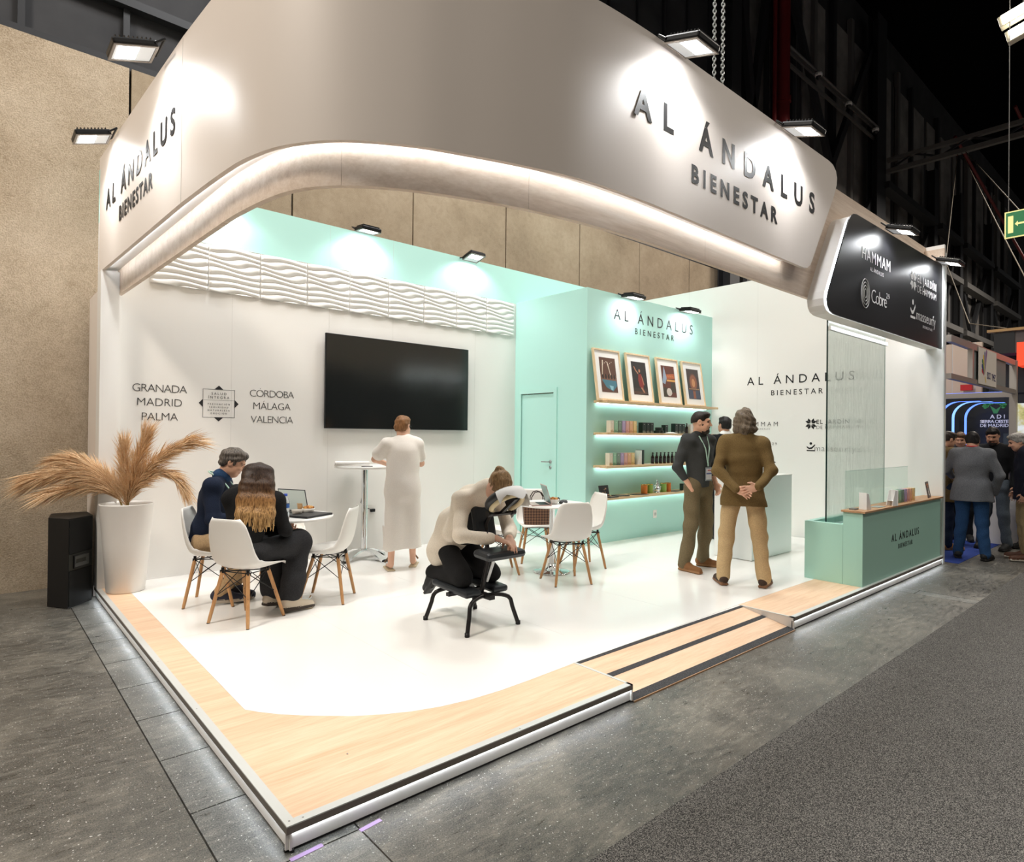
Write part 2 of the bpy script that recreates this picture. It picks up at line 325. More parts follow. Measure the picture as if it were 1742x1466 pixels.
# dome cameras on a rail
for i, (x, z, lab) in enumerate(((16.6, 11.55, 'nearest of the three white dome cameras on the wall rail'), (18.7, 11.5, 'middle of the three white dome cameras on the wall rail'), (20.9, 11.45, 'furthest of the three white dome cameras on the wall rail'))):
    c = thing('dome_camera', lab, 'camera', (x, 5.0, z), 0, 'dome cameras'); c.scale = (.65, .65, .65)
    MB().lathe([(0, .16), (.13, .16), (.15, .1), (.15, .02), (.13, 0)], 16).build('housing', M_white, c)
    MB().lathe([(.11, 0), (.1, -.06), (.06, -.11), (0, -.125)], 16).build('dome', M_black, c)
    MB().tube([(0, 0, .1), (-.9, -.1, -.25)], .012, 6).build('bracket_rod', M_steelg, c)
MB().tube([(14.95, 5.05, 11.72), (21.3, 5.05, 11.72)], .035, 8).build('camera_rail', M_steelg, None, label='thin grey rail carrying the dome cameras on the dark wall', category='rail')

# ------------------------------------------------------------------ exhibition platform
plat = thing('exhibition_platform', 'low white platform with oak border and lit aluminium edge under the stand', 'platform', (0, 0, 0))
XR0, XR1, LX, DY = 2.095, 4.235, 8.44, 4.78
core = MB(); core.box((.22, .47, .012), (LX, DY, Z0-.003)); core.box((.03, .03, .012), (XR0-.015, .47, Z0-.004)); core.box((.03, .47, .012), (.22, DY, Z0-.004)); core.box((XR1+.015, .03, .012), (LX, .47, Z0-.004))
core.build('core', M_white, plat)
# oak border
border_in = [(.222, 4.75), (.217, 2.6), (.211, 1.128), (.258, 1.052), (.34, .945), (.432, .852), (.618, .688), (.75, .605), (.884, .538), (1.04, .486), (1.216, .453), (1.43, .44), (1.657, .444), (XR0, .466)]
poly = [(XR0-.012, .04), (.04, .04), (.04, 4.75)]+border_in[:-1]+[(XR0-.012, .466)]
MB().prism(poly, Z0-.004, Z0).build('oak_border', M_oakx, plat)
MB().box((XR1+.012, .04, Z0-.004), (LX, .497, Z0)).build('oak_border', M_oakx, plat)
wf = [(x, y) for x, y in border_in]+[(XR1+.002, .497), (LX, .497), (LX, 4.75)]
wfp = [(x+.001 if i < 4 else x, y+.001) for i, (x, y) in enumerate(wf)]
MB().prism(wfp, Z0-.004, Z0+.0005).build('white_deck', M_floorw, plat)
M_seam = mat('floor_seam', (205, 203, 198), .6)
for x in (1.22, 2.44, 3.66, 4.88, 6.1, 7.32): MB().box((x-.0012, .9, Z0+.0004), (x+.0012, 4.75, Z0+.0008)).build('seam', M_seam, plat)
MB().box((.22, 2.62, Z0+.0004), (LX, 2.6224, Z0+.0008)).build('seam', M_seam, plat)
# aluminium edge: top strip and grey side lip, recessed white skirt with a light strip under the lip, black plinth
def edge(a, b, nrm, s0=0.):
    a = Vector((*a, 0)); b = Vector((*b, 0)); t = (b-a); L_ = t.length; t.normalize(); n = Vector((*nrm, 0))
    B = basis(a, t, n, Vector((0, 0, 1)))
    MB().box((s0, -.04, Z0-.003), (L_, 0, Z0+.002), 0, B).build('edge_strip', M_alu, plat)
    MB().box((0, -.004, Z0-.03), (L_, .0008, Z0-.003), 0, B).build('edge_lip', M_alug, plat)
    MB().box((.0, -.02, .012), (L_, -.012, Z0-.03), 0, B).build('skirt', M_white, plat)
    MB().box((.02, -.0105, Z0-.034), (L_-.02, -.0055, Z0-.0305), 0, B).build('light_strip', M_led, plat)
    MB().box((0, -.03, 0), (L_, -.018, .012), 0, B).build('plinth', M_black, plat)
edge((0, DY-.03), (0, 0), (-1, 0)); edge((0, 0), (XR0, 0), (0, -1), .0405); edge((XR1, 0), (LX, 0), (0, -1))
for x, s_ in ((XR0, 1), (XR1, -1)):      # cheeks of the ramp opening
    MB().box((x-.02*(s_ > 0)-.0, .0, Z0-.003), (x+.02*(s_ < 0), .47, Z0+.002)).build('edge_strip', M_alu, plat)
    MB().box((x-.012*(s_ > 0), .0, 0.012), (x+.012*(s_ < 0), .47, Z0-.004)).build('skirt', M_white, plat)
for (x, y) in ((.02, .03), (.07, .02), (.018, 1.3), (.018, 2.2), (1.2, .018), (XR0-.02, .02), (XR1+.02, .02), (.42, .35), (6.0, .018)):
    MB().lathe([(.004, 0), (.004, .001), (0, .0012)], 8).build('screw', M_steel, plat, (x, y, Z0+.002))
ramp_o = thing('access_ramp', 'oak access ramp with three black grip strips in the platform front', 'ramp', (XR0, 0, 0))
W_ = XR1-XR0
def rq(y0, y1, nm, m, lift=0., th=.006):
    z = lambda y: .012+(y/.478)*(Z0-.014)
    vs = [(.002, y0, z(y0)+lift), (W_-.002, y0, z(y0)+lift), (W_-.002, y1, z(y1)+lift), (.002, y1, z(y1)+lift)]; lo = [(x, y, zz-th) for x, y, zz in vs]
    MB().add(vs+lo, [(0, 1, 2, 3), (7, 6, 5, 4), (0, 4, 5, 1), (1, 5, 6, 2), (2, 6, 7, 3), (3, 7, 4, 0)]).build(nm, m, ramp_o)
rq(-.01, .476, 'board', M_oakx); rq(-.008, .052, 'grip_strip', M_grit, .0025, .002); rq(.235, .275, 'grip_strip', M_grit, .0025, .002); rq(.446, .474, 'grip_strip', M_grit, .0025, .002)
MB().box((.002, -.012, 0), (W_-.002, -.008, .010)).build('front_edge', M_oakdark, ramp_o)

# ------------------------------------------------------------------ stand walls
wb = thing('wall_back', 'white back wall', 'wall'); del wb['label'], wb['category']; wb['kind'] = 'structure'
ZW = 4.09
box('lower_board', (0, 4.75, Z0), (5.6, 4.80, 3.58), M_wall, wb)
box('aqua_board', (0, 4.75, 3.58), (8.45, 4.80, ZW), M_aqua, wb)
box('backing', (0, 4.80, 0), (.9, 5.3, 2.93), M_fascia, wb)
for x in (1.22, 2.33, 3.2, 4.55): box('board_seam', (x, 4.7492, Z0), (x+.0016, 4.7502, ZW), M_seam, wb)
box('base_trim', (0.02, 4.741, Z0), (5.33, 4.75, Z0+.012), M_white, wb)
# wave tiles
TW = .539
def wave_tile():
    nx, nzv = 36, 96; vs = []; fs = []
    for j in range(nzv+1):
        for i in range(nx+1):
            u, v_ = i/nx, j/nzv
            ph = 8*2*math.pi*v_ + 1.5*math.sin(2*math.pi*u+1.3*v_*2*math.pi)+.8*math.sin(2*math.pi*u+2.6*v_*2*math.pi+1)
            d = abs(math.sin(ph/2)); d = 1-(1-d)**1.4
            e = min(u, 1-u, .5)/.02; e = min(1, e)
            vs.append((u*(TW-.006)+.003, -(.004+.024*d*e), v_*.498))
    for j in range(nzv):
        for i in range(nx):
            a = j*(nx+1)+i; fs.append((a, a+1, a+nx+2, a+nx+1))
    m = MB().add(vs, fs, 0, True); m.box((.003, -.004, 0), (TW-.003, 0, .498)); m.box((0, -.016, .001), (.004, 0, .497)); return m.mesh('wave_tile', mat('white_gypsum', (240, 239, 236), .6))
wt = wave_tile()
for i in range(9):
    x = 5.285-TW*(i+1)
    o = bpy.data.objects.new('wave_tile', wt); COL.objects.link(o); o.parent = wb; o.location = (x, 4.75, 3.082)
# left end return of the wall
box('end_post', (0.0, 4.60, Z0), (.15, 4.75, 3.1), M_wall, wb)
# lettering on the back wall
M_txt = mat('dark_print', (40, 40, 42), .5)
for body, x0, x1, z, cap in (('GRANADA', .292, .782, 1.985, .078), ('MADRID', .335, .736, 1.845, .078), ('PALMA', .376, .70, 1.700, .078), ('CÓRDOBA', 1.416, 1.91, 1.985, .078), ('MÁLAGA', 1.456, 1.872, 1.845, .078), ('VALENCIA', 1.43, 1.903, 1.695, .078)):
    letters('lettering', body, (x0, 4.75, z), (1, 0, 0), (0, 0, 1), x1-x0, cap, M_txt, wb, offset=-.018)
bx = MB(); yq = 4.748
def tri(mb, pts, mi=0, y=4.748): mb.add([(x, y, z) for x, z in pts], [tuple(range(len(pts)))], mi)
for pts in (((1.05, 2.045), (1.137, 2.045), (1.094, 2.086)), ((1.137, 1.742), (1.05, 1.742), (1.094, 1.702)), ((.936, 1.938), (.936, 1.85), (.896, 1.894)), ((1.256, 1.85), (1.256, 1.938), (1.297, 1.894))): tri(bx, pts)
for a, b in (((.934, 2.04), (1.258, 2.044)), ((.934, 1.742), (1.258, 1.746)), ((.934, 1.742), (.938, 2.044)), ((1.254, 1.742), (1.258, 2.044)), ((.94, 1.927), (1.252, 1.929))): tri(bx, ((a[0], a[1]), (b[0], a[1]), (b[0], b[1]), (a[0], b[1])))
bx.build('emblem', M_txt, wb)
for body, x0, x1, z, cap, off in (('SALUD', 1.02, 1.17, 1.985, .026, -.005), ('ÍNTEGRA', .99, 1.2, 1.945, .026, -.005), ('PREVENCIÓN', .985, 1.205, 1.878, .016, 0), ('SEGURIDAD', 1.0, 1.19, 1.845, .016, 0), ('NATURALEZA', .985, 1.205, 1.812, .016, 0), ('EMOCIÓN', 1.015, 1.175, 1.779, .016, 0)):
    letters('lettering', body, (x0, 4.749, z), (1, 0, 0), (0, 0, 1), x1-x0, cap, M_txt, wb, offset=off)
# aqua shelf block: side with door, front with shelves
XB, YB, ZB = 5.33, 3.30, 3.592
sb = thing('wall_shelf', 'aqua block', 'wall'); del sb['label'], sb['category']; sb['kind'] = 'structure'
box('front_board', (XB, YB, Z0), (8.45, YB+.04, ZB), M_aqua, sb)
sd = MB(); sd.box((XB, YB+.04, Z0), (XB+.04, 3.90, ZB)); sd.box((XB, 4.62, Z0), (XB+.04, 4.75, ZB)); sd.box((XB, 3.90, 2.21), (XB+.04, 4.62, ZB)); sd.build('side_board', M_aqua, sb)
box('top_board', (XB+.04, YB+.04, ZB-.03), (8.45, 4.75, ZB-.001), M_aqua, sb)
letters('lettering', 'AL ÁNDALUS', (5.885, YB, 3.235), (1, 0, 0), (0, 0, 1), 1.975, .15, M_ink, sb, offset=-.005)
letters('lettering', 'BIENESTAR', (6.365, YB, 3.078), (1, 0, 0), (0, 0, 1), .975, .085, M_ink, sb, offset=.0)
box('socket_plate', (6.84, YB-.008, .36), (6.93, YB, .48), M_white, sb, .003)
MB().lathe([(.026, 0), (.026, .004), (.02, .004), (.018, .001), (0, .001)], 16, T=basis((6.885, YB-.008, .42), (1, 0, 0), (0, 0, 1), (0, -1, 0))).build('socket', mat('socket_grey', (200, 200, 198), .5), sb)
door = thing('door_1', 'aqua door', 'door'); del door['label'], door['category']; door['kind'] = 'structure'
box('leaf', (XB+.012, 3.915, Z0+.01), (XB+.045, 4.605, 2.19), M_aqua, door)
fr = MB(); fr.box((XB-.018, 4.60, Z0), (XB, 4.665, 2.27)); fr.box((XB-.018, 3.845, Z0), (XB, 3.91, 2.27)); fr.box((XB-.018, 3.91, 2.2), (XB, 4.60, 2.27)); fr.build('frame', M_aqua, door)
hd = MB(); hd.tube([(XB+.012, 3.985, 1.21), (XB-.045, 3.985, 1.21), (XB-.05, 4.0, 1.21), (XB-.05, 4.11, 1.21)], .009, 8); hd.lathe([(.025, 0), (.025, .008), (0, .008)], 14, T=basis((XB+.012, 3.985, 1.21), (0, 0, 1), (0, 1, 0), (-1, 0, 0))); hd.lathe([(.022, 0), (.022, .008), (0, .008)], 14, T=basis((XB+.012, 3.985, 1.13), (0, 0, 1), (0, 1, 0), (-1, 0, 0))); hd.build('handle', M_steel, door)
# right wall
wr = thing('wall_right', 'right wall', 'wall'); del wr['label'], wr['category']; wr['kind'] = 'structure'
box('board', (8.45, .012, Z0-.09), (8.50, 4.80, ZW), M_wall, wr); box('front_cap', (8.438, 0, 0.0), (8.512, .012, 3.98), M_alu, wr)
for y in (2.5, 3.75): box('board_seam', (8.4492, y, Z0), (8.4502, y+.0016, ZW), M_seam, wr)
DN = (0, -1, 0)
letters('lettering', 'AL ÁNDALUS', (8.45, 2.672, 2.42), DN, (0, 0, 1), 1.60, .125, M_ink, wr); letters('lettering', 'BIENESTAR', (8.45, 2.274, 2.245), DN, (0, 0, 1), .776, .078, M_ink, wr)
letters('lettering', 'HAMMAM', (8.45, 2.74, 1.765), DN, (0, 0, 1), .575, .07, M_ink, wr, offset=-.012); letters('lettering', 'AL ÁNDALUS', (8.45, 2.55, 1.715), DN, (0, 0, 1), .26, .018, M_ink, wr)
letters('lettering', 'Cobre', (8.45, 2.62, 1.41), DN, (0, 0, 1), .36, .1, M_ink, wr, offset=-.015); letters('lettering', '29', (8.45, 2.25, 1.475), DN, (0, 0, 1), .07, .04, M_ink, wr, offset=-.01)
letters('lettering', 'EL JARDÍN', (8.45, 1.585, 1.80), DN, (0, 0, 1), .45, .06, M_ink, wr); letters('lettering', 'DE HAMMAM', (8.45, 1.585, 1.725), DN, (0, 0, 1), .45, .05, M_ink, wr, offset=-.02)
letters('lettering', 'masseurfy', (8.45, 1.61, 1.40), DN, (0, 0, 1), .56, .085, M_ink, wr, offset=-.02)
def star_logo(x, y, z, s, ax, m, parent):
    """eight-part star of four pairs of leaf shapes"""
    mb = MB()
    for k in range(4):
        a = R(45+90*k)
        for sg in (1, -1):
            q = [(.16, .012), (.55, .012), (.80, .012), (1.0, .36), (.42, .36)]
            pts = []
            for px, py in q:
                py *= sg; X_ = px*math.cos(a)-py*math.sin(a); Y_ = px*math.sin(a)+py*math.cos(a); pts.append((X_*s, Y_*s))
            if ax == 'X': v3 = [(x, y-p[0], z+p[1]) for p in pts]
            else: v3 = [(x+p[0], y, z+p[1]) for p in pts]
            mb.add(v3, [tuple(range(5))])
    return mb.build('emblem', m, parent)
star_logo(8.448, 1.665, 1.80, .085, 'X', M_ink, wr)
def massage_logo(fn, m, parent):
    mb = MB(); n = 14
    mb.add([fn(.0+.16*math.cos(2*math.pi*k/n), .75+.16*math.sin(2*math.pi*k/n)) for k in range(n)], [tuple(range(n))])
    up = [fn(-.5, .42), fn(-.2, .22), fn(.1, .3), fn(.5, .68)]; lo = [fn(-.5, .25), fn(-.2, .03), (fn(.15, .1)), fn(.52, .5)]
    mb.add(up+lo, [(0, 1, 5, 4), (1, 2, 6, 5), (2, 3, 7, 6)]); mb.add([fn(-.5, -.2), fn(.5, -.2), fn(.5, -.06), fn(-.5, -.06)], [(0, 1, 2, 3)]); return mb.build('emblem', m, parent)
massage_logo(lambda u, v_: (8.448, 1.665-u*.12, 1.42+v_*.12), M_ink, wr)
# ------------------------------------------------------------------ canopy: birch frame, curved fascia, black sign box
def spline(pts, n=8):
    out = []; P = [pts[0]]+list(pts)+[pts[-1]]
    for i in range(1, len(P)-2):
        p0, p1, p2, p3 = (np.array(P[j], float) for j in (i-1, i, i+1, i+2))
        for k in range(n):
            t = k/n; out.append(tuple(.5*((2*p1)+(-p0+p2)*t+(2*p0-5*p1+4*p2-p3)*t*t+(-p0+3*p1-3*p2+p3)*t**3)))
    out.append(tuple(pts[-1])); return out
fpl = [(0., 4.78), (.115, 2.2)]+spline([(.115, 2.2), (.165, 1.536), (.21, 1.205), (.305, .92), (.5, .662), (.8, .466), (1.1, .346), (1.43, .238), (1.8, .15), (2.33, .112), (2.9, .11)], 8)[1:]+[(4.4, .11)]
wpl = [(.15, 4.70), (.22, 2.79)]+spline([(.22, 2.79), (.248, 2.0), (.275, 1.5), (.36, 1.02), (.54, .74), (.85, .535), (1.22, .40), (1.5, .322), (1.95, .25), (2.5, .222), (3.2, .22)], 8)[1:]+[(4.4, .22), (5.02, .22)]
def offset(pl, d):
    out = []
    for i, p in enumerate(pl):
        a = np.array(pl[max(i-1, 0)]); b = np.array(pl[min(i+1, len(pl)-1)]); t = (b-a)/np.linalg.norm(b-a); n = np.array((-t[1], t[0])); out.append(tuple(np.array(p)+n*d))
    return out
def ribbon(mb, pl, z0, z1, th, mi=0):
    inn = offset(pl, th); n = len(pl); vs = []
    for p, q in zip(pl, inn): vs += [(p[0], p[1], z0), (p[0], p[1], z1), (q[0], q[1], z1), (q[0], q[1], z0)]
    side = []; flat = []
    for i in range(n-1):
        a = 4*i; b = a+4; side += [(a, b, b+1, a+1), (a+2, b+2, b+3, a+3)]; flat += [(a+1, b+1, b+2, a+2), (a+3, b+3, b, a)]
    mb.add(vs, side, mi, True); mb.add(vs, flat, mi, False); mb.add([vs[0], vs[1], vs[2], vs[3]], [(0, 1, 2, 3)], mi); mb.add(vs[-4:], [(3, 2, 1, 0)], mi); return mb
def lay(pl, z, w0, w1, mb, mi=0):     # flat strip between two offsets of a plan line
    a = offset(pl, w0); b = offset(pl, w1); n = len(pl); vs = [(p[0], p[1], z) for p in a]+[(p[0], p[1], z) for p in b]
    return mb.add(vs, [(i, n+i, n+i+1, i+1) for i in range(n-1)], mi)
fas = thing('curved_fascia', 'tall white curved fascia with company lettering wrapping round the corner of the stand', 'fascia', (0, 0, 0))
mb = ribbon(MB(), fpl, 3.10, 4.20, .03)
endp = [(4.4, 3.1), (4.62, 3.1), (4.69, 3.112), (4.75, 3.15), (4.80, 3.22), (5.25, 3.90), (5.31, 4.02), (5.32, 4.09), (5.29, 4.15), (5.22, 4.19), (5.12, 4.20), (4.4, 4.2)]
mb.prism([(x, z) for x, z in endp], 0, .03, T=basis((0, .14, 0), (1, 0, 0), (0, 0, 1), (0, -1, 0))); mb.build('panel', M_fascia, fas)
sof = MB(); k = len(fpl); wo = offset(wpl, -.0)
def resample(pl, n):
    P = np.array(pl); s = np.r_[0, np.cumsum(np.linalg.norm(np.diff(P, axis=0), axis=1))]; t = np.linspace(0, s[-1], n); return [(np.interp(q, s, P[:, 0]), np.interp(q, s, P[:, 1])) for q in t]
wpl4 = [p for p in wpl if p[0] < 4.41]
A_ = resample(offset(fpl, .03), 90); B_ = resample(wpl4, 90)
vs = [(p[0], p[1], 3.135) for p in A_]+[(p[0], p[1], 3.135) for p in B_]+[(p[0], p[1], 3.15) for p in A_]+[(p[0], p[1], 3.15) for p in B_]; n = 90
sof.add(vs, [(i, i+1, n+i+1, n+i) for i in range(n-1)]+[(2*n+i, 3*n+i, 3*n+i+1, 2*n+i+1) for i in range(n-1)], 0, True)
sof.build('soffit', M_white, fas)
ribbon(MB(), [(.035, 4.58)]+offset(fpl, .0305)[1:], 3.119, 3.130, .004).build('light_strip', M_led, fas)
T0 = Vector((0, 4.75, 0)); T1 = (Vector((.115, 2.2, 0))-T0).normalized()
letters('lettering', 'AL ÁNDALUS', T0+T1*.30+Vector((0, 0, 3.622)), T1, (0, 0, 1), 2.11, .168, M_ink, fas, offset=.026, lift=.003, split=True)
letters('lettering', 'BIENESTAR', T0+T1*.82+Vector((0, 0, 3.397)), T1, (0, 0, 1), 1.045, .120, M_ink, fas, offset=.022, lift=.003, split=True)
letters('lettering', 'AL ÁNDALUS', (2.19, .11, 3.625), (1, 0, 0), (0, 0, 1), 2.63, .170, M_ink, fas, offset=.03, split=True)
letters('lettering', 'BIENESTAR', (2.838, .11, 3.37), (1, 0, 0), (0, 0, 1), 1.27, .118, M_ink, fas, offset=.032, split=True)
for px_, py_ in ((.115, 2.2),): box('panel_seam', (px_-.0015, py_, 3.1), (px_+.0, py_+.002, 4.2), M_seam, fas)
# birch frame behind it
wood_o = thing('birch_frame', 'pale birch plywood frame carrying the fascia and the black sign above the opening', 'frame', (0, 0, 0))
cuts = [0, 1, 10, 18, 34, 50, 66, len(wpl)-3, len(wpl)-1]
segs = [wpl[:2], wpl[1:14], wpl[13:34], wpl[33:58], wpl[57:-2], wpl[-3:-1], wpl[-2:]]
for sgm in segs:
    if len(sgm) > 1:
        a = np.array(sgm[0]); b = np.array(sgm[1]); q = list(sgm); q[0] = tuple(a+(b-a)*min(.3, .002/np.linalg.norm(b-a)))
        ribbon(MB(), q, 2.90, 4.09, .035).build('ply_board', M_ply, wood_o)
box('ply_board', (5.022, .22, 2.90), (8.45, .255, 4.09), M_ply, wood_o)
box('ply_board', (8.40, .0, 3.83), (8.436, .22, 4.03), M_ply, wood_o)
# black sign
sg = thing('brand_sign_box', 'black sign box with white brand logos and a slanted rounded end', 'sign', (0, 0, 0))
blk = [(5.15, 2.738), (8.436, 2.745), (8.436, 3.82), (5.60, 3.788), (5.52, 3.775), (5.455, 3.742), (5.40, 3.69), (4.95, 2.93), (4.925, 2.86), (4.94, 2.80), (4.985, 2.76), (5.06, 2.741)]
M_bsign = mat('black_sign_panel', (27, 27, 30), .33)
MB().prism(blk, 0, .012, T=basis((0, .042, 0), (1, 0, 0), (0, 0, 1), (0, -1, 0))).build('panel', M_bsign, sg)
blk2 = [(x+.012 if x < 6 else x, z+.012 if z < 3 else z-.012) for x, z in blk]
MB().prism(blk2, 0, .148, T=basis((0, .22, 0), (1, 0, 0), (0, 0, 1), (0, -1, 0))).build('return', M_white, sg)
blk3 = [(x+.03 if x < 6 else x, z+.03 if z < 3 else z-.03) for x, z in blk]
MB().prism(blk3, 0, .026, T=basis((0, .070, 0), (1, 0, 0), (0, 0, 1), (0, -1, 0))).build('light_core', mat('led_core', (255, 255, 255), .5, emit=(240, 248, 255), es=5), sg)
YS = .030
letters('lettering', 'HAMMAM', (5.729, YS, 3.385), (1, 0, 0), (0, 0, 1), .80, .12, M_inkw, sg, offset=-.012, split=True); letters('lettering', 'AL ÁNDALUS', (5.95, YS, 3.30), (1, 0, 0), (0, 0, 1), .38, .04, M_inkw, sg)
letters('lettering', 'Cobre', (5.99, YS, 2.985), (1, 0, 0), (0, 0, 1), .44, .14, M_inkw, sg, offset=-.012, split=True); letters('lettering', '29', (6.42, YS, 3.09), (1, 0, 0), (0, 0, 1), .09, .055, M_inkw, sg, offset=-.01, split=True)
letters('lettering', 'EL JARDÍN', (7.45, YS, 3.44), (1, 0, 0), (0, 0, 1), .72, .09, M_inkw, sg, offset=.004, split=True); letters('lettering', 'DE HAMMAM', (7.45, YS, 3.32), (1, 0, 0), (0, 0, 1), .72, .085, M_inkw, sg, offset=-.014, split=True)
letters('lettering', 'masseurfy', (7.42, YS, 2.995), (1, 0, 0), (0, 0, 1), .74, .125, M_inkw, sg, offset=-.012, split=True); letters('lettering', 'BIENESTAR', (7.66, YS, 2.925), (1, 0, 0), (0, 0, 1), .36, .03, M_inkw, sg)
star_logo(7.30, YS-.002, 3.43, .12, 'Y', M_inkw, sg)
massage_logo(lambda u, v_: (7.29+u*.17, YS-.002, 3.03+v_*.2), M_inkw, sg)
rg = MB()
for r_ in (.035, .062, .089, .116):
    n = 28; pts = [(5.83+r_*.95*math.cos(2*math.pi*k/n), YS-.0015, 3.05+r_*1.25*math.sin(2*math.pi*k/n)) for k in range(n+1)]; rg.tube(pts, .0045, 4, cap=False)
rg.build('emblem', M_inkw, sg)

# ------------------------------------------------------------------ floodlights
M_glassp = mat('flood_glass', (200, 205, 205), .15, emit=(255, 255, 255), es=.25)
M_lamp = mat('flood_led', (255, 255, 255), .5, emit=(250, 252, 255), es=45)
def flood(loc, n, label, w_=.24, L_=.27, power=30, tilt=18, cone=128, group='floodlights', blend=.35, aim=None):
    """n = outward horizontal normal of the wall; lamp projects along n and shines down, tilted back to the wall"""
    n = Vector((*n, 0)).normalized(); s_ = Vector((-n.y, n.x, 0)); t = R(tilt)
    f = thing('floodlight', label, 'floodlight', loc, 0, group)
    dn = (Vector((0, 0, -1))*math.cos(t)-n*math.sin(t)); al = (n*math.cos(t)-Vector((0, 0, 1))*math.sin(t))   # al: outward along plate
    B = basis((0, 0, 0), al, s_, al.cross(s_))
    if B.to_3x3().col[2].dot(dn) < 0: B = basis((0, 0, 0), al, -s_, al.cross(-s_))
    mb = MB(); mb.box((-L_/2, -w_/2, -.045), (L_/2, w_/2, .0), 0, B, .012); bod = mb.build('body', M_blackm, f)
    fin = MB()
    for k in range(9): fin.box((-L_/2+.03+k*(L_-.06)/8-.003, -w_/2+.02, -.062), (-L_/2+.03+k*(L_-.06)/8+.003, w_/2-.02, -.044), 0, B)
    fin.build('fin', M_blackm, bod)
    fr = MB()
    for a, b in (((-L_/2, -w_/2), (L_/2, -w_/2+.016)), ((-L_/2, w_/2-.016), (L_/2, w_/2)), ((-L_/2, -w_/2+.016), (-L_/2+.016, w_/2-.016)), ((L_/2-.016, -w_/2+.016), (L_/2, w_/2-.016))): fr.box((a[0], a[1], 0), (b[0], b[1], .006), 0, B)
    fr.build('bezel', M_alug, f)
    gls = MB().box((-L_/2+.017, -w_/2+.017, .0005), (L_/2-.017, w_/2-.017, .002), 0, B).build('glass', M_glassp, f)
    MB().box((-L_*.08, -w_/2+.035, .0022), (L_/2-.035, w_/2-.035, .0034), 0, B).build('led_panel', M_lamp, gls)
    ar = MB(); ar.tube([tuple(B @ Vector((-L_/2+.02, w_/2+.004, -.02))), tuple(B @ Vector((-L_/2-.05, w_/2+.004, -.05)))], .008, 6); ar.tube([tuple(B @ Vector((-L_/2+.02, -w_/2-.004, -.02))), tuple(B @ Vector((-L_/2-.05, -w_/2-.004, -.05)))], .008, 6)
    ar.tube([tuple(B @ Vector((-L_/2-.05, w_/2+.004, -.05))), tuple(B @ Vector((-L_/2-.05, -w_/2-.004, -.05)))], .008, 6); ar.build('bracket', M_blackm, f)
    if power:
        d = bpy.data.lights.new('flood_light', 'SPOT'); d.energy = power; d.spot_size = R(cone); d.spot_blend = blend; d.shadow_soft_size = .06; d.color = (.97, .99, 1)
        o = bpy.data.objects.new('flood_light', d); COL.objects.link(o); o.parent = f; o.location = B @ Vector((.04, 0, .012))
        if aim: dn = (Vector((0, 0, -1))*math.cos(R(aim))-n*math.sin(R(aim)))
        o.rotation_euler = dn.to_track_quat('-Z', 'Y').to_euler()
    return f
FP = 52
flood((-.12, 2.48, 4.12), (-1, 0), 'nearer of the two floodlights on the left fascia', power=FP, cone=152, aim=10, blend=.45)
flood((-.14, 4.14, 4.12), (-1, 0), 'further of the two floodlights on the left fascia', power=FP, cone=152, aim=10, blend=.45)
flood((2.58, -.045, 4.12), (0, -1), 'floodlight above the first letters of the front fascia', .25, .27, FP, cone=152, aim=10, blend=.45)
flood((4.22, -.045, 4.12), (0, -1), 'floodlight above the last letters of the front fascia', .25, .27, FP, cone=152, aim=10, blend=.45)
flood((6.40, -.12, 3.76), (0, -1), 'left floodlight above the black sign', .25, .26, 34, cone=150, aim=10, blend=.45)
flood((8.15, -.12, 3.76), (0, -1), 'right floodlight above the black sign', .25, .26, 34, cone=150, aim=10, blend=.45)
for x, lab in ((1.05, 'floodlight at the left end of the aqua strip, half hidden by the birch frame'), (2.75, 'dark floodlight lamp seen edge-on on the aqua strip above the wave tiles'), (4.40, 'glaring floodlight lamp on the aqua strip next to the corner')):
    flood((x, 4.60, 4.07), (0, -1), lab, .26, .22, 36, 6 if x != 4.4 else -14, aim=10, cone=150, blend=.5)
for x, lab in ((6.13, 'left floodlight above the lettering on the aqua shelf wall'), (7.55, 'right floodlight above the lettering on the aqua shelf wall')): flood((x, 3.15, 3.54), (0, -1), lab, 0.3, .22, 17, 6, aim=12, cone=146, blend=.5)

# ------------------------------------------------------------------ television
tv = thing('wall_television', 'large black flat television switched off on the white back wall', 'television', (2.258, 4.75, 1.645))
TWd, THt = 2.12, 1.137
box('back_case', (.2, -.045, .1), (TWd-.2, 0, THt-.1), M_black, tv)
box('chassis', (0, -.075, 0), (TWd, -.045, THt), mat('tv_edge', (40, 42, 44), .35, .5), tv, .004)
box('screen', (.009, -.0765, .012), (TWd-.009, -.0745, THt-.009), mat('tv_screen', (20, 23, 23), .16, spec=.8), tv)
# ------------------------------------------------------------------ reception counter, water glass, guard
ct = thing('reception_counter', 'sage green reception counter with oak top and company lettering', 'counter', (5.81, .03, Z0))
CX = 8.436-5.81
box('front_body', (0, 0, 0), (CX, .185, .738), M_green, ct)
lo = MB(); lo.box((0, .187, 0), (.06, .57, .607)); lo.box((.06, .51, 0), (CX, .57, .607)); lo.box((.06, .187, 0), (CX, .23, .607)); lo.box((.06, .23, 0), (CX, .51, .52)); lo.build('water_basin', M_green, ct)
box('basin_water', (.06, .23, .52), (CX, .51, .54), mat('basin_water', (196, 226, 220), .05, spec=.6), ct)
box('oak_top', (-.022, -.03, .739), (CX, .20, .759), M_oakdark, ct, .002)
letters('lettering', 'AL ÁNDALUS', (6.64-5.81, 0, .478-Z0-.006), (1, 0, 0), (0, 0, 1), .925, .078, M_ink, ct, offset=.002); letters('lettering', 'BIENESTAR', (6.86-5.81, 0, .382-Z0-.004), (1, 0, 0), (0, 0, 1), .475, .05, M_ink, ct, offset=.004)
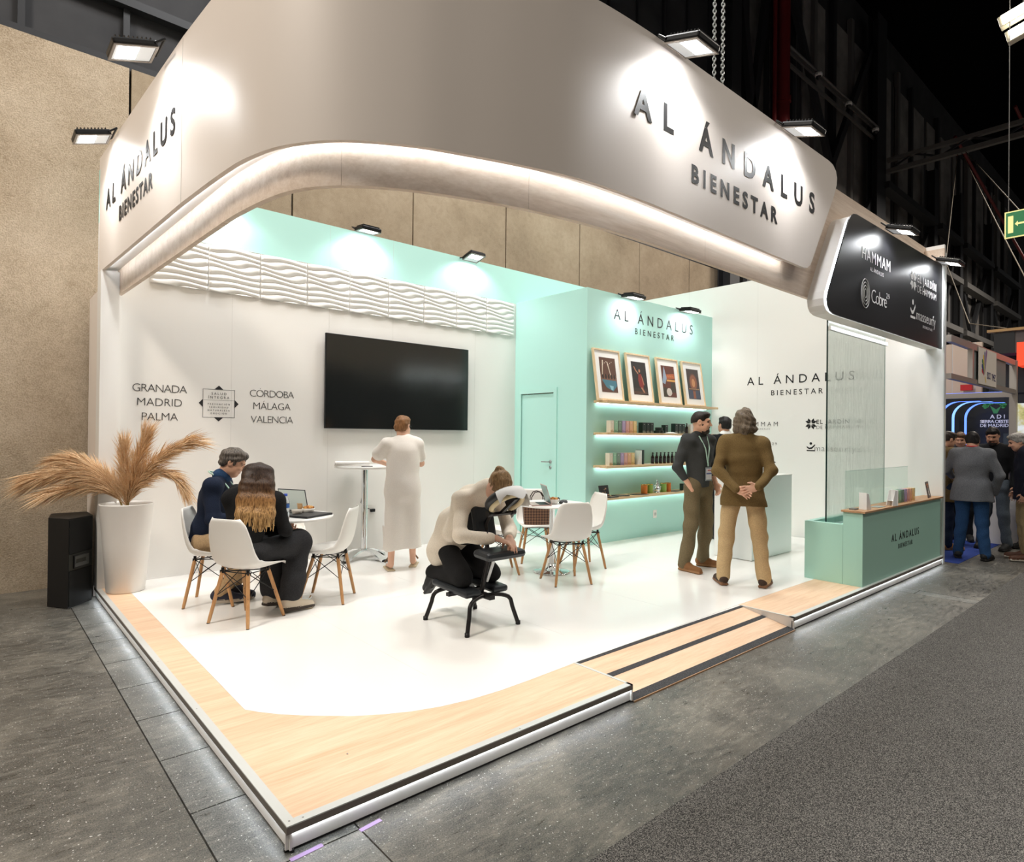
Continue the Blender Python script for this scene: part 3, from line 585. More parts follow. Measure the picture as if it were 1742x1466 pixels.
M_gl = mat('clear_glass', (246, 252, 250), .0, trans=1., ior=1.1, spec=.3)
M_water = mat('rippled_water_glass', (246, 253, 250), .04, trans=1., ior=1.09, spec=.5)
_v = coords(M_water, (26, 1, .55)); _f = nz(M_water, 5, 4, .6, _v, .3); _w = N_ = M_water.node_tree.nodes.new('ShaderNodeTexWave'); _w.wave_type = 'BANDS'; _w.bands_direction = 'X'; _w.inputs['Scale'].default_value = 22; _w.inputs['Distortion'].default_value = 1.2
M_water.node_tree.links.new(coords(M_water, (1, 1, .12)), _w.inputs['Vector'])
bump(M_water, mix(M_water, .55, _w.outputs['Color'], _f), .8, .012)
def glassy(m, tint, refr, gloss):        # thin pane: mostly see-through, a share bent by the ripples, a share reflected
    N, L = nodes(m); out = N['Material Output']; pb = N['Principled BSDF']; nl = pb.inputs['Normal'].links
    t = N.new('ShaderNodeBsdfTransparent'); t.inputs[0].default_value = (*lin(tint), 1); g = N.new('ShaderNodeBsdfGlossy'); g.inputs['Roughness'].default_value = .06; r = N.new('ShaderNodeBsdfRefraction'); r.inputs['IOR'].default_value = 1.12; r.inputs['Roughness'].default_value = .02; r.inputs['Color'].default_value = (*lin(tint), 1)
    if nl: L.new(nl[0].from_socket, g.inputs['Normal']); L.new(nl[0].from_socket, r.inputs['Normal'])
    a = N.new('ShaderNodeMixShader'); a.inputs[0].default_value = refr; L.new(t.outputs[0], a.inputs[1]); L.new(r.outputs[0], a.inputs[2]); b = N.new('ShaderNodeMixShader'); b.inputs[0].default_value = gloss; L.new(a.outputs[0], b.inputs[1]); L.new(g.outputs[0], b.inputs[2]); L.new(b.outputs[0], out.inputs['Surface'])
glassy(M_water, (249, 253, 251), .4, .07)
wg = thing('water_wall', 'tall glass pane with water running down rippled over the counter basin', 'water wall', (5.975, .445, .63))
box('pane', (0, 0, 0), (1.725, .008, 2.4), M_water, wg); box('edge', (-.006, -.003, 0), (0, .011, 2.4), mat('pane_edge', (20, 44, 44), .15), wg); box('edge', (1.725, 0, 0), (1.729, .008, 2.4), mat('pane_edge_pale', (170, 196, 188), .2), wg)
box('spout', (0, -.03, 2.12), (1.725, .0, 2.16), M_alu, wg)
M_guard = mat('guard_glass', (240, 250, 246), .0); glassy(M_guard, (247, 252, 250), .0, .06)
gg = thing('counter_guard', 'low clear glass guard standing on the oak counter top', 'glass guard', (5.84, .205, Z0+.76))
box('pane', (0, 0, 0), (1.92, .006, .39), M_guard, gg); box('edge', (0, .0, .39), (1.92, .006, .393), mat('pane_edge_pale', (170, 196, 188), .2), gg)
# soffit light inside the canopy over the water wall
box('cove_light', (6.0, .30, 2.86), (8.3, .315, 2.88), M_led, None, label='thin light strip in the canopy above the water wall', category='light strip')
# ------------------------------------------------------------------ shelves and goods
SH = (('top', 2.072), ('second', 1.636), ('third', 1.190), ('bottom', .764))
for nm, z in SH:
    s = thing('wall_shelf_board', nm+' oak shelf on the aqua wall, lit from below', 'shelf', (5.475, 3.05, z-.034), 0, 'lit oak shelves')
    box('board', (0, 0, 0), (2.76, .249, .034), M_shelf, s, .002); box('light_strip', (.03, .205, -.006), (2.73, .225, -.001), M_leds, s)
ZS = {k: v for k, v in SH}
# framed prints leaning on the top shelf
M_frame = wood('pale_frame_wood', (206, 178, 138), (226, 202, 164), (238, 218, 186), 2)
M_mat = mat('white_mount', (240, 240, 238), .6)
def poly2(mb, pts, mi, y): mb.add([(x, y, z) for x, z in pts], [tuple(range(len(pts)))], mi)
def ell(cx, cz, rx, rz, n=14): return [(cx+rx*math.cos(2*math.pi*k/n), cz+rz*math.sin(2*math.pi*k/n)) for k in range(n)]
def pic(kind):
    mb = MB(); W, H = .30, .44; x0, z0 = -W/2, -H/2
    def r(a, b, c, d, mi, y=-.001): poly2(mb, ((x0+a*W, z0+b*H), (x0+c*W, z0+b*H), (x0+c*W, z0+d*H), (x0+a*W, z0+d*H)), mi, y)
    def p(pts, mi, y): poly2(mb, [(x0+a*W, z0+b*H) for a, b in pts], mi, y)
    def e(a, b, ra, rb, mi, y, n=14): poly2(mb, [(x0+(a)*W+ra*W*math.cos(2*math.pi*k/n), z0+b*H+rb*H*math.sin(2*math.pi*k/n)) for k in range(n)], mi, y)
    if kind == 0:
        ms = [(92, 62, 50), (120, 84, 66), (70, 122, 140), (236, 226, 206), (48, 34, 30), (140, 190, 205)]
        r(0, 0, 1, 1, 0); r(0, .3, 1, .5, 1, -.0012); p(((.05, .36), (.95, .34), (.98, .2), (.7, .03), (.3, .14)), 2, -.0014); p(((.5, .2), (.75, .18), (.7, .06), (.58, .08)), 5, -.0016)
        for q in (.14, .32, .5, .68, .86): e(q, .45, .07, .07, 4, -.0014)
        for a, b, c in ((.18, .92, .10), (.45, .88, .62)): p(((a, b), (a+.05, b), (c+.03, .5), (c, .5)), 3, -.0016)
        for q in range(6): e(.2+.11*q, .8+.04*(q % 3), .02, .015, 3, -.0018, 8)
    elif kind == 1:
        ms = [(34, 30, 30), (52, 44, 42), (128, 38, 34), (176, 122, 94), (82, 58, 46)]
        r(0, 0, 1, 1, 0); r(0, 0, 1, .2, 1, -.0012); p(((.42, .62), (.62, .64), (.74, .4), (.7, .2), (.45, .24), (.38, .44)), 2, -.0016); e(.52, .73, .06, .055, 3, -.0018)
        p(((.40, .62), (.22, .74), (.14, .84), (.18, .86), (.30, .74), (.44, .66)), 3, -.0018); p(((.62, .62), (.72, .46), (.78, .3), (.73, .3), (.66, .44)), 3, -.0018); p(((.5, .22), (.64, .22), (.78, .08), (.7, .06)), 3, -.0018); p(((.0, .1), (.9, .1), (.95, .02), (0, .02)), 4, -.0017)
    elif kind == 2:
        ms = [(96, 48, 36), (184, 96, 60), (214, 206, 198), (226, 168, 90), (62, 54, 42), (150, 166, 188)]
        r(0, 0, 1, 1, 0); p(((.3, .72), (.95, .76), (.98, .6), (.35, .58)), 1, -.0014); p(((0, .45), (.22, .98), (.36, .6), (.2, .4)), 5, -.0015); r(.35, .5, 1, .56, 3, -.0016); e(.45, .16, .2, .13, 2, -.0015); r(.0, .0, .3, .3, 4, -.0014); r(.62, .15, .95, .48, 4, -.0014)
        for q in range(9): e(.4+.065*q, .66+.02*(q % 2), .018, .012, 3, -.0018, 8)
        for q in range(12): e(.3+.03*q, .1+.03*(q % 5), .025, .018, 2, -.0018, 7)
    else:
        ms = [(58, 46, 46), (142, 84, 58), (196, 138, 92), (62, 70, 90), (232, 196, 140), (96, 60, 48)]
        r(0, 0, 1, 1, 0); r(0, 0, 1, .32, 3, -.0012); e(.5, .56, .34, .3, 5, -.0014, 22); e(.5, .56, .28, .25, 1, -.0015, 22); e(.5, .54, .14, .14, 2, -.0016, 18); r(.05, .30, .95, .36, 5, -.0017); r(.4, .02, .6, .28, 1, -.0013)
        for q in range(9): e(.12+.095*q, .335, .02, .013, 4, -.0018, 8)
    return mb, [mat('print%d_%d' % (kind, i), c, .35) for i, c in enumerate(ms)]
descs = ('framed print of a blue pool under arches', 'framed print of a figure in red on black', 'framed print of a warm courtyard with flowers', 'framed print of a glowing arch over water')
for i, (x, d) in enumerate(zip((5.675, 6.37, 7.09, 7.76), descs)):
    f = thing('framed_print', d+' leaning on the top shelf', 'picture', (x, 3.16, ZS['top']), 0, 'framed prints on the top shelf'); f.rotation_euler = (R(-8.5), 0, 0)
    W, H = .56, .715
    fm = MB(); fm.box((-W/2, -.012, 0), (-W/2+.022, .02, H)); fm.box((W/2-.022, -.012, 0), (W/2, .02, H)); fm.box((-W/2+.022, -.012, 0), (W/2-.022, .02, .022)); fm.box((-W/2+.022, -.012, H-.022), (W/2-.022, .02, H)); fm.build('frame', M_frame, f)
    mt_ = box('mount', (-W/2+.022, .0, .022), (W/2-.022, .018, H-.022), M_mat, f)
    mb, ms = pic(i); p_ = mb.build('print', ms, mt_); p_.location = (0, -.001, H/2); p_.scale = (1.12, 1, 1.1)
# product cartons: shared shape per kind
def carton(name, w_, d_, h_, mA, mB_, label, loc, group, rz=0., dots=True):
    t = thing(name, label, 'box', loc, rz, group)
    box('carton', (-w_/2, -d_/2, 0), (w_/2, d_/2, h_), mA, t, .0015)
    mb = MB(); hh = [.35, .5, .28, .6, .4, .22, .33, .18]
    pts = [(-w_/2+.002+i*(w_-.004)/7, .004+hh[i]*h_*.45) for i in range(8)]
    mb.add([(x, -d_/2-.0006, z) for x, z in pts]+[(x, -d_/2-.0006, .003) for x, _ in pts], [(8+i, 9+i, i+1, i) for i in range(7)])
    mb.build('print', mB_, t); MB().add([(x*1., -d_/2-.0007, z) for x, z in ((-.006, h_*.8), (.006, h_*.8), (.006, h_*.86), (-.006, h_*.86))], [(0, 1, 2, 3)]).build('label_mark', M_mat, t); return t
PAL = (('cream', (226, 218, 200), (190, 168, 130)), ('mint', (150, 196, 166), (110, 150, 120)), ('grey green', (128, 150, 136), (96, 116, 104)), ('lilac', (182, 164, 200), (150, 128, 170)), ('pink', (226, 178, 170), (198, 146, 138)), ('peach', (232, 186, 146), (206, 156, 112)), ('yellow', (236, 210, 150), (208, 176, 110)))
def cartons(x0, x1, y, z, where, h_, grp, w_=.07, d_=.075):
    n = len(PAL)
    for i, (nm, a, b) in enumerate(PAL):
        carton('product_carton', w_, d_, h_, mat('carton_'+nm, a, .45), mat('cartonprint_'+nm, b, .4), '%s product carton in the row of seven %s' % (nm, where), (x0+w_/2+i*(x1-x0-w_)/(n-1), y, z), grp)
cartons(5.60, 6.17, 3.14, ZS['second'], 'on the second shelf', .165, 'pastel cartons on the second shelf'); cartons(5.585, 6.13, 3.14, ZS['third'], 'on the third shelf', .168, 'pastel cartons on the third shelf')
cartons(6.96, 7.60, .115, Z0+.759, 'on the counter', .145, 'pastel cartons on the counter', .06, .07)
M_amber = mat('amber_glass', (44, 22, 14), .12, spec=.6); M_lab = mat('bottle_label', (60, 58, 66), .5)
bot = thing('pump_bottle', 'x', 'bottle', (0, 0, -50)); 
bb_ = MB().lathe([(0, 0), (.021, 0), (.0235, .003), (.0235, .095), (.021, .105), (.011, .112), (.011, .12), (0, .12)], 16).build('bottle_body', M_amber, bot)
MB().lathe([(.0237, .02), (.0237, .08)], 16, cap=False).build('bottle_label', M_lab, bb_)
mb = MB(); mb.lathe([(.0125, .112), (.0125, .132), (.006, .134), (.006, .142), (.011, .143), (.011, .158), (.004, .162), (0, .162)], 12); mb.box((-.004, -.022, .146), (.004, 0, .154)); mb.build('pump', M_black, bot)
first = [True]
def bottle(loc, label, group=None, s=1.):
    o = bot if first[0] else copy_tree(bot); first[0] = False
    o.location = loc; o['label'] = label; o.scale = (s, s, s)
    if group: o['group'] = group
    elif 'group' in o: del o['group']
    return o
ORD = ('first', 'second', 'third', 'fourth', 'fifth', 'sixth', 'seventh')
for i in range(7): bottle((6.60+.098*i, 3.14, ZS['third']), '%s from the left of the seven amber pump bottles on the third shelf' % ORD[i], 'amber bottles on the third shelf', 1.03)
bottle((6.215, 3.16, ZS['second']), 'amber bottle beside the yellow carton on the second shelf'); bottle((6.185, 3.17, ZS['third']), 'amber bottle beside the yellow carton on the third shelf')
bottle((7.47, 3.14, ZS['second']), 'amber bottle beside the white cartons on the second shelf')
M_dk = mat('dark_carton', (34, 50, 46), .35); M_dkp = mat('dark_carton_print', (120, 124, 112), .4)
for grp, x0, nm in (('left', 6.345, 'left'), ('right', 7.15, 'right')):
    for i in range(3): carton('dark_carton', .078, .075, .15, M_dk, M_dkp, '%s dark green carton of the %s trio on the second shelf' % (('left', 'middle', 'right')[i], nm), (x0+.092*i, 3.14, ZS['second']), 'dark cartons on the second shelf')
carton('dark_carton', .07, .07, .125, M_dk, M_dkp, 'single short dark carton between the tins and the white cloth', (6.95, 3.18, ZS['second']), 'dark cartons on the second shelf')
for i, (x, y, z, w_, h_, lab) in enumerate(((6.70, 3.14, 0, .095, .04, 'flat dark tin left at the bottom of the pile on the second shelf'), (6.80, 3.15, 0, .095, .04, 'flat dark tin right at the bottom of the pile on the second shelf'), (6.755, 3.145, .041, .11, .045, 'flat dark tin on top of the pile on the second shelf'))):
    t = thing('flat_tin', lab, 'tin', (x, y, ZS['second']+z), 0, 'dark tins'); MB().lathe([(0, 0), (w_/2, 0), (w_/2, h_*.6), (0, h_*.6)], 20).build('tin', M_dk, t); MB().lathe([(w_/2+.001, h_*.6), (w_/2+.001, h_-.002), (w_/2-.003, h_), (0, h_)], 20).build('lid', mat('tin_lid', (24, 34, 32), .3), t)
cl = MB(); n = 18
cl.add([(.28*(i/n-.5), .1*(j/8-.5), .003+.022*abs(math.sin(i*.9+j*.7))*math.sin(math.pi*i/n)*math.sin(math.pi*j/8)) for j in range(9) for i in range(n+1)], [(j*(n+1)+i, j*(n+1)+i+1, (j+1)*(n+1)+i+1, (j+1)*(n+1)+i) for j in range(8) for i in range(n)], 0, True); cl.box((-.13, -.045, 0), (.13, .045, .002))
cl.build('folded_cloth', M_mat, None, (6.99, 3.10, ZS['second']), label='crumpled white cloth on the second shelf', category='cloth')
for i in range(3): carton('white_carton', .06, .07, .15, M_mat, mat('pale_print', (214, 216, 214), .5), '%s plain white carton at the right end of the second shelf' % ('left', 'middle', 'right')[i], (7.56+.075*i, 3.14, ZS['second']), 'white cartons on the second shelf')
wd = thing('display_easel', 'white triangular display card with a dark spine on the third shelf', 'display card', (6.30, 3.15, ZS['third']))
MB().prism([(-.1, 0), (-.01, 0), (-.01, .2), (-.03, .2)], 0, .1, T=basis((0, .05, 0), (1, 0, 0), (0, 0, 1), (0, -1, 0))).build('card', M_mat, wd); box('spine', (-.009, -.05, 0), (.045, .05, .205), M_dk, wd, .002)
box('leaflet', (6.38, 3.08, ZS['third']), (6.55, 3.18, ZS['third']+.004), mat('pale_print', (214, 216, 214), .5), None, label='thin pale leaflet lying before the bottles on the third shelf', category='leaflet')
bkm = mat('book_black', (26, 27, 28), .35); bkp = mat('book_print', (196, 150, 120), .5)
def booklet(loc, rz, label, w_=.2, h_=.15, tilt=0., th=.012, grp='dark booklets'):
    t = thing('dark_booklet', label, 'booklet', loc, rz, grp); t.rotation_euler = (tilt, 0, rz)
    box('cover', (-w_/2, -h_/2, 0), (w_/2, h_/2, th), bkm, t, .001); mb = MB()
    for k in range(7): a, b = random.uniform(-.3, .3)*w_, random.uniform(-.35, .2)*h_; mb.box((a, b, th), (a+.18*w_*random.random()+.01, b+.2*h_*random.random()+.006, th+.0006))
    mb.build('cover_print', bkp, t)
booklet((5.545, 3.17, ZS['bottom']+.072), 0, 'dark book standing up at the left end of the bottom shelf', .18, .165, R(78), .02)
booklet((5.60, 3.10, ZS['bottom']), R(8), 'dark booklet lying in front of the standing book'); booklet((5.86, 3.13, ZS['bottom']), R(-12), 'dark booklet lying right of the standing book'); booklet((6.24, 3.12, ZS['bottom']), R(-14), 'dark booklet lying left of the orange jar', .26, .15, 0, .006); booklet((7.16, 3.12, ZS['bottom']), R(10), 'dark booklet lying right of the orange jar', .24, .12, 0, .006)
for x, c, lab in ((6.405, (214, 122, 50), 'orange jar left of the green one on the bottom shelf'), (6.535, (132, 164, 72), 'green jar left of the silver ornament'), (6.87, (140, 176, 84), 'green jar right of the silver ornament'), (6.985, (206, 112, 40), 'orange jar at the right of the jars on the bottom shelf')):
    t = thing('candle_jar', lab, 'jar', (x, 3.14, ZS['bottom']), 0, 'coloured jars'); MB().lathe([(0, 0), (.044, 0), (.047, .004), (.047, .128), (.043, .132), (.043, .12), (0, .12)], 20).build('jar', mat('jar%d' % (c[0]), c, .3), t); MB().lathe([(.048, .124), (.048, .134), (.044, .134)], 20, cap=False).build('gold_rim', mat('gold', (206, 170, 96), .25, .9), t)
t = thing('silver_ornament', 'silver moorish lantern-shaped pot between the green jars', 'ornament', (6.70, 3.13, ZS['bottom']))
MB().lathe([(0, 0), (.05, 0), (.05, .008), (.03, .014), (.05, .035), (.056, .06), (.042, .085), (.022, .095), (.03, .115), (.03, .13), (.012, .15), (.016, .165), (.005, .185), (0, .21)], 20).build('pot', M_chrome, t)
MB().tube([(.05, 0, .045), (.085, 0, .06), (.095, 0, .09)], [.012, .008, .005], 8).build('spout', M_chrome, t); MB().tube([(-.05, 0, .04), (-.085, 0, .06), (-.08, 0, .1), (-.03, 0, .115)], .005, 8).build('handle', M_chrome, t)
carton('dark_carton', .1, .06, .1, M_dk, M_dkp, 'dark carton at the far right of the bottom shelf behind the standing man', (7.42, 3.16, ZS['bottom']), 'dark cartons')
# ------------------------------------------------------------------ counter goods
ZC = Z0+.759+.0
def easel(loc, rz, label):
    t = thing('card_holder', label, 'card holder', loc, rz, 'white card holders')
    MB().prism([(0, 0), (.075, 0), (.03, .165), (0, .165)], 0, .006, T=basis((0, 0, 0), (1, 0, 0), (0, 0, 1), (0, -1, 0))).build('side', M_mat, t); MB().prism([(0, 0), (.075, 0), (.03, .165), (0, .165)], 0, .006, T=basis((0, .07, 0), (1, 0, 0), (0, 0, 1), (0, -1, 0))).build('side', M_mat, t)
    box('back', (-.006, -.012, 0), (0, .075, .172), M_mat, t); box('tray', (0, 0, .05), (.055, .064, .056), M_mat, t); box('pin', (.03, -.008, .06), (.05, .0, .068), M_mat, t)
easel((5.98, .06, ZC), R(-18), 'white card holder at the left end of the counter'); easel((6.72, .06, ZC), R(160), 'white card holder beside the row of cartons on the counter')
box('card_stack', (5.86, .12, ZC), (5.95, .18, ZC+.016), mat('grey_cards', (120, 122, 120), .5), None, label='small stack of grey cards at the end of the counter', category='cards'); box('leaflet', (6.30, .04, ZC), (6.48, .13, ZC+.006), mat('grey_leaflet', (150, 160, 155), .5), None, label='grey leaflet lying between the card holders', category='leaflet')
t = thing('photo_card', 'dark photo card leaning at the right end of the counter', 'card', (8.10, .06, ZC)); t.rotation_euler = (R(-10), 0, R(8))
box('card', (-.11, 0, 0), (.11, .006, .20), mat('card_dark', (58, 34, 28), .4), t); mb = MB(); mb.box((-.03, -.001, .03), (.03, 0, .085)); mb.box((-.012, -.001, .085), (.012, 0, .12))
mb.build('card_print', mat('card_white', (230, 226, 220), .5), t); mb = MB()
for k in range(5): mb.box((-.09+.036*k, -.001, .15+.008*(k % 2)), (-.075+.036*k, 0, .17+.006*(k % 3)))
mb.box((-.05, -.001, .13), (.05, 0, .14)); mb.build('card_print', mat('card_orange', (226, 140, 90), .5), t)
# ------------------------------------------------------------------ white display pedestal with bottles
pd = thing('display_pedestal', 'tall white display pedestal behind the man in the brown jacket', 'pedestal', (6.14, 1.365, Z0)); box('body', (0, 0, .008), (1.04, .5, 1.0), mat('pedestal_white', (232, 236, 234), .45), pd, .003); box('plinth', (.01, .01, 0), (1.03, .49, .01), M_seam, pd); box('top_plate', (-.002, -.002, 1.0), (1.042, .502, 1.012), M_wall, pd)
for i in range(3): bottle((6.83+.075*i, 1.55-.02*i, Z0+1.012), '%s amber pump bottle on the white pedestal' % ('left', 'middle', 'right')[i], 'amber bottles on the pedestal', 1.02)
# ------------------------------------------------------------------ shell chairs
M_shell = mat('white_shell', (236, 234, 229), .38); M_beech = wood('beech_leg', (172, 122, 76), (196, 146, 96), (212, 166, 116), 2, 1.6)
def chair_shell():
    nu, nv = 20, 30; prof = spline([(.235, .425), (.215, .438), (.12, .430), (.0, .418), (-.10, .420), (-.165, .452), (-.205, .53), (-.228, .64), (-.245, .75), (-.258, .825)], 6)
    prof = resample(prof, nv+1); out = []
    for j, (y, z) in enumerate(prof):
        v_ = j/nv; wd = np.interp(v_, [0, .06, .2, .45, .6, .8, .93, 1], [.17, .205, .228, .232, .222, .205, .18, .135])
        a = np.array(prof[max(j-1, 0)]); b = np.array(prof[min(j+1, nv)]); t = (b-a)/np.linalg.norm(b-a); n = np.array((t[1], -t[0])); n = -n if n[1] < -.2 else n
        if v_ > .5 and n[0] < 0: n = -n
        rise = np.interp(v_, [0, .08, .25, .45, .7, 1], [-.012, .01, .05, .085, .06, .035]); row = []
        for i in range(nu+1):
            u = 2*i/nu-1; x = wd*math.sin(u*math.pi/2*.98); r_ = rise*abs(u)**2.4; row.append((x, y+n[0]*r_, z+n[1]*r_))
        out.append(row)
    A = np.array(out); du = np.gradient(A, axis=1); dv = np.gradient(A, axis=0); N_ = np.cross(du, dv); N_ /= np.linalg.norm(N_, axis=2, keepdims=True)
    B = A-N_*.006; n1 = nu+1; vs = [tuple(p) for p in A.reshape(-1, 3)]+[tuple(p) for p in B.reshape(-1, 3)]; o = n1*(nv+1); fs = []
    for j in range(nv):
        for i in range(nu): a = j*n1+i; fs += [(a, a+1, a+n1+1, a+n1), (o+a, o+a+n1, o+a+n1+1, o+a+1)]
    bd = [i for i in range(n1)]+[j*n1+nu for j in range(1, nv+1)]+[nv*n1+i for i in range(nu-1, -1, -1)]+[j*n1 for j in range(nv-1, 0, -1)]
    for k in range(len(bd)): a, b = bd[k], bd[(k+1) % len(bd)]; fs.append((a, o+a, o+b, b))
    return MB().add(vs, fs, 0, True)
def make_chair():
    c = thing('shell_chair', 'x', 'chair', (0, 0, Z0), 0, 'white shell chairs')
    chair_shell().build('seat_shell', M_shell, c)
    tops = {}
    for sx in (-1, 1):
        for sy in (-1, 1):
            tp = Vector((sx*.125, sy*.105-.02, .405)); ft = Vector((sx*.195, sy*.195-.0, .0)); tops[sx, sy] = (tp, ft)
            lg_ = MB().tube([ft, ft.lerp(tp, .1), tp], [.0115, .0135, .0155], 10).build('leg', M_beech, c)
            MB().lathe([(.0125, 0), (.0125, .006), (0, .006)], 8).build('foot_pad', M_black, lg_, (ft.x, ft.y, -.001))
    w_ = MB(); P = lambda s, f: tops[s][1].lerp(tops[s][0], f)
    ring = [(-1, -1), (1, -1), (1, 1), (-1, 1)]
    for k in range(4):
        a, b = ring[k], ring[(k+1) % 4]; w_.tube([P(a, .98), P(b, .52)], .0035, 6); w_.tube([P(b, .98), P(a, .52)], .0035, 6); w_.tube([P(a, .98), P(b, .98)], .004, 6)
        w_.cbox(P(a, .98), (.03, .03, .022)); w_.cbox(P(a, .52), (.02, .02, .02)); w_.tube([P(a, .98), Vector((0, -.02, .395))], .005, 6)
    for s in ring: w_.tube([P(s, .98), P(s, .98)+Vector((0, 0, .03))], .012, 8)
    w_.build('wire_bracing', M_blackm, c); return c
ch0 = make_chair(); used = [False]
def chair(x, y, hx, hy, label):
    o = copy_tree(ch0) if used[0] else ch0; used[0] = True
    o.location = (x, y, Z0+.001); o.rotation_euler = (0, 0, math.atan2(hy, hx)-math.pi/2); o['label'] = label; return o
chair(.715, 3.475, .87, -.49, 'white shell chair under the seated man in navy')
chair(.76, 2.77, .88, .47, 'white shell chair under the long-haired woman, back to the camera')
chair(1.52, 2.96, -.75, .66, 'empty white shell chair in profile right of the laptop table')
chair(1.50, 3.98, -.29, -.95, 'white shell chair mostly hidden behind the laptop table')
chair(3.674, 2.072, .37, .93, 'empty white shell chair with its back to the camera at the second round table')
chair(4.35, 2.46, -.93, .37, 'empty white shell chair on the right of the second round table')
chair(4.164, 3.03, -.57, -.82, 'white shell chair holding the checked handbag')
chair(3.42, 2.84, .85, -.5, 'white shell chair hidden behind the kneeling woman')
# ------------------------------------------------------------------ round tables
M_top = mat('white_table_top', (240, 239, 236), .3)
def round_table(x, y, r, label):
    t = thing('round_table', label, 'table', (x, y, Z0+.001), 0, 'round chrome tables')
    MB().lathe([(0, .724), (r-.01, .724), (r, .730), (r, .740), (r-.006, .744), (0, .744)], 48).build('tabletop', M_top, t)
    MB().lathe([(.03, .05), (.03, .70), (.06, .724)], 20, cap=False).build('column', M_chrome, t)
    MB().lathe([(0, 0), (.2, 0), (.205, .004), (.19, .010), (.11, .022), (.06, .045), (.042, .08), (.036, .09), (0, .09)], 40).build('foot', M_chrome, t); return t
round_table(1.25, 3.17, .38, 'white round table with laptops beside the two seated people'); round_table(3.88, 2.48, .38, 'white round table near the aqua door with a laptop and snacks')
ht_ = thing('high_table', 'tall white bistro table by the television with chrome column', 'table', (2.62, 4.36, Z0+.001))
MB().lathe([(0, 1.075), (.33, 1.075), (.35, 1.08), (.35, 1.097), (.34, 1.10), (0, 1.10)], 48).build('tabletop', M_top, ht_)
mb = MB(); mb.lathe([(.036, .1), (.036, 1.06)], 20, cap=False); mb.lathe([(.036, 1.05), (.12, 1.07), (.12, 1.076)], 20); mb.lathe([(.038, .55), (.038, .56)], 20); mb.build('column', M_chrome, ht_)
for k in range(4):
    a = R(20+90*k); d = Vector((math.cos(a), math.sin(a), 0)); s = Vector((-d.y, d.x, 0)); mb = MB(); path = [d*.02+Vector((0, 0, .12)), d*.12+Vector((0, 0, .11)), d*.22+Vector((0, 0, .075)), d*.32+Vector((0, 0, .02))]; vs = []
    for i, p in enumerate(path): w_ = .04+.004*i; vs += [p-s*w_, p+s*w_, p+s*w_-Vector((0, 0, .02)), p-s*w_-Vector((0, 0, .02))]
    fs = []
    for i in range(3): a0 = 4*i; fs += [(a0, a0+1, a0+5, a0+4), (a0+1, a0+2, a0+6, a0+5), (a0+2, a0+3, a0+7, a0+6), (a0+3, a0, a0+4, a0+7)]
    mb.add(vs, fs+[(3, 2, 1, 0), (12, 13, 14, 15)]); mb.build('foot', M_chrome, ht_); MB().cbox(path[-1]-Vector((0, 0, .008)), (.05, .05, .024)).build('foot_cap', M_black, ht_)
tw = thing('towel_pile', 'folded white towels lying on the tall bistro table', 'towels', (2.48, 4.40, Z0+1.102))
for k in range(2): MB().box((-.2, -.13, .026*k), (.2, .13, .026*k+.024), 0, TR(rz=R(-30+6*k)), .011).build('towel', cloth('towel_white', (240, 238, 234), .03, 200), tw)
MB().tube([(2.45, 4.12, Z0+1.108), (2.57, 4.08, Z0+1.108)], .004, 6).build('pen', M_black, None, label='black pen near the edge of the tall bistro table', category='pen')
pl = thing('wall_plug', 'black plug with its cable in the white wall beside the tall table', 'plug', (2.93, 4.741, .62)); box('plug_body', (-.03, -.03, -.02), (.03, -.004, .02), M_black, pl, .006); MB().tube([(-.02, -.03, .01), (-.12, -.05, .05), (-.22, -.12, .12), (-.24, -.2, .25)], .004, 6).build('cable', M_black, pl); box('socket_plate', (-.07, -.004, -.05), (.05, .0, .06), M_white, pl, .002)
# ------------------------------------------------------------------ things on the tables
ZT = Z0+.746
def laptop(loc, rz, label, open_deg, mbody, mscreen, w_=.31, d_=.215):
    t = thing('laptop', label, 'laptop', loc, rz); box('keyboard_deck', (-w_/2, -d_/2, 0), (w_/2, d_/2, .012), mbody, t, .003); box('keys', (-w_/2+.02, -.02, .0121), (w_/2-.02, d_/2-.015, .0135), M_black if open_deg else mbody, t)
    T = Matrix.Translation((0, d_/2, .012)) @ Matrix.Rotation(R(open_deg), 4, 'X'); l = MB(); l.box((-w_/2, -d_, 0), (w_/2, 0, .006), 0, T, .002); ld_ = l.build('lid', mbody, t)
    if open_deg: MB().box((-w_/2+.008, -d_+.008, -.0008), (w_/2-.008, -.012, -.0002), 0, T).build('screen', mscreen, ld_)
    return t
M_lid = mat('grey_laptop', (96, 98, 100), .35, .6); M_scr = mat('pale_screen', (190, 198, 190), .3, emit=(190, 200, 190), es=.35); M_rose = mat('rose_laptop', (206, 176, 170), .35, .5)
laptop((1.27, 3.28, ZT), R(-62), 'grey laptop standing open on the table by the seated couple', -75, M_lid, M_scr); laptop((1.38, 3.03, ZT), R(25), 'closed black laptop at the edge of the table by the seated couple', 0, mat('black_laptop', (40, 41, 44), .4), M_scr, .33, .23)
laptop((3.67, 2.47, ZT), R(-122), 'rose laptop standing open on the table near the aqua door', -72, M_rose, mat('teal_screen', (120, 160, 156), .3), .3, .21)
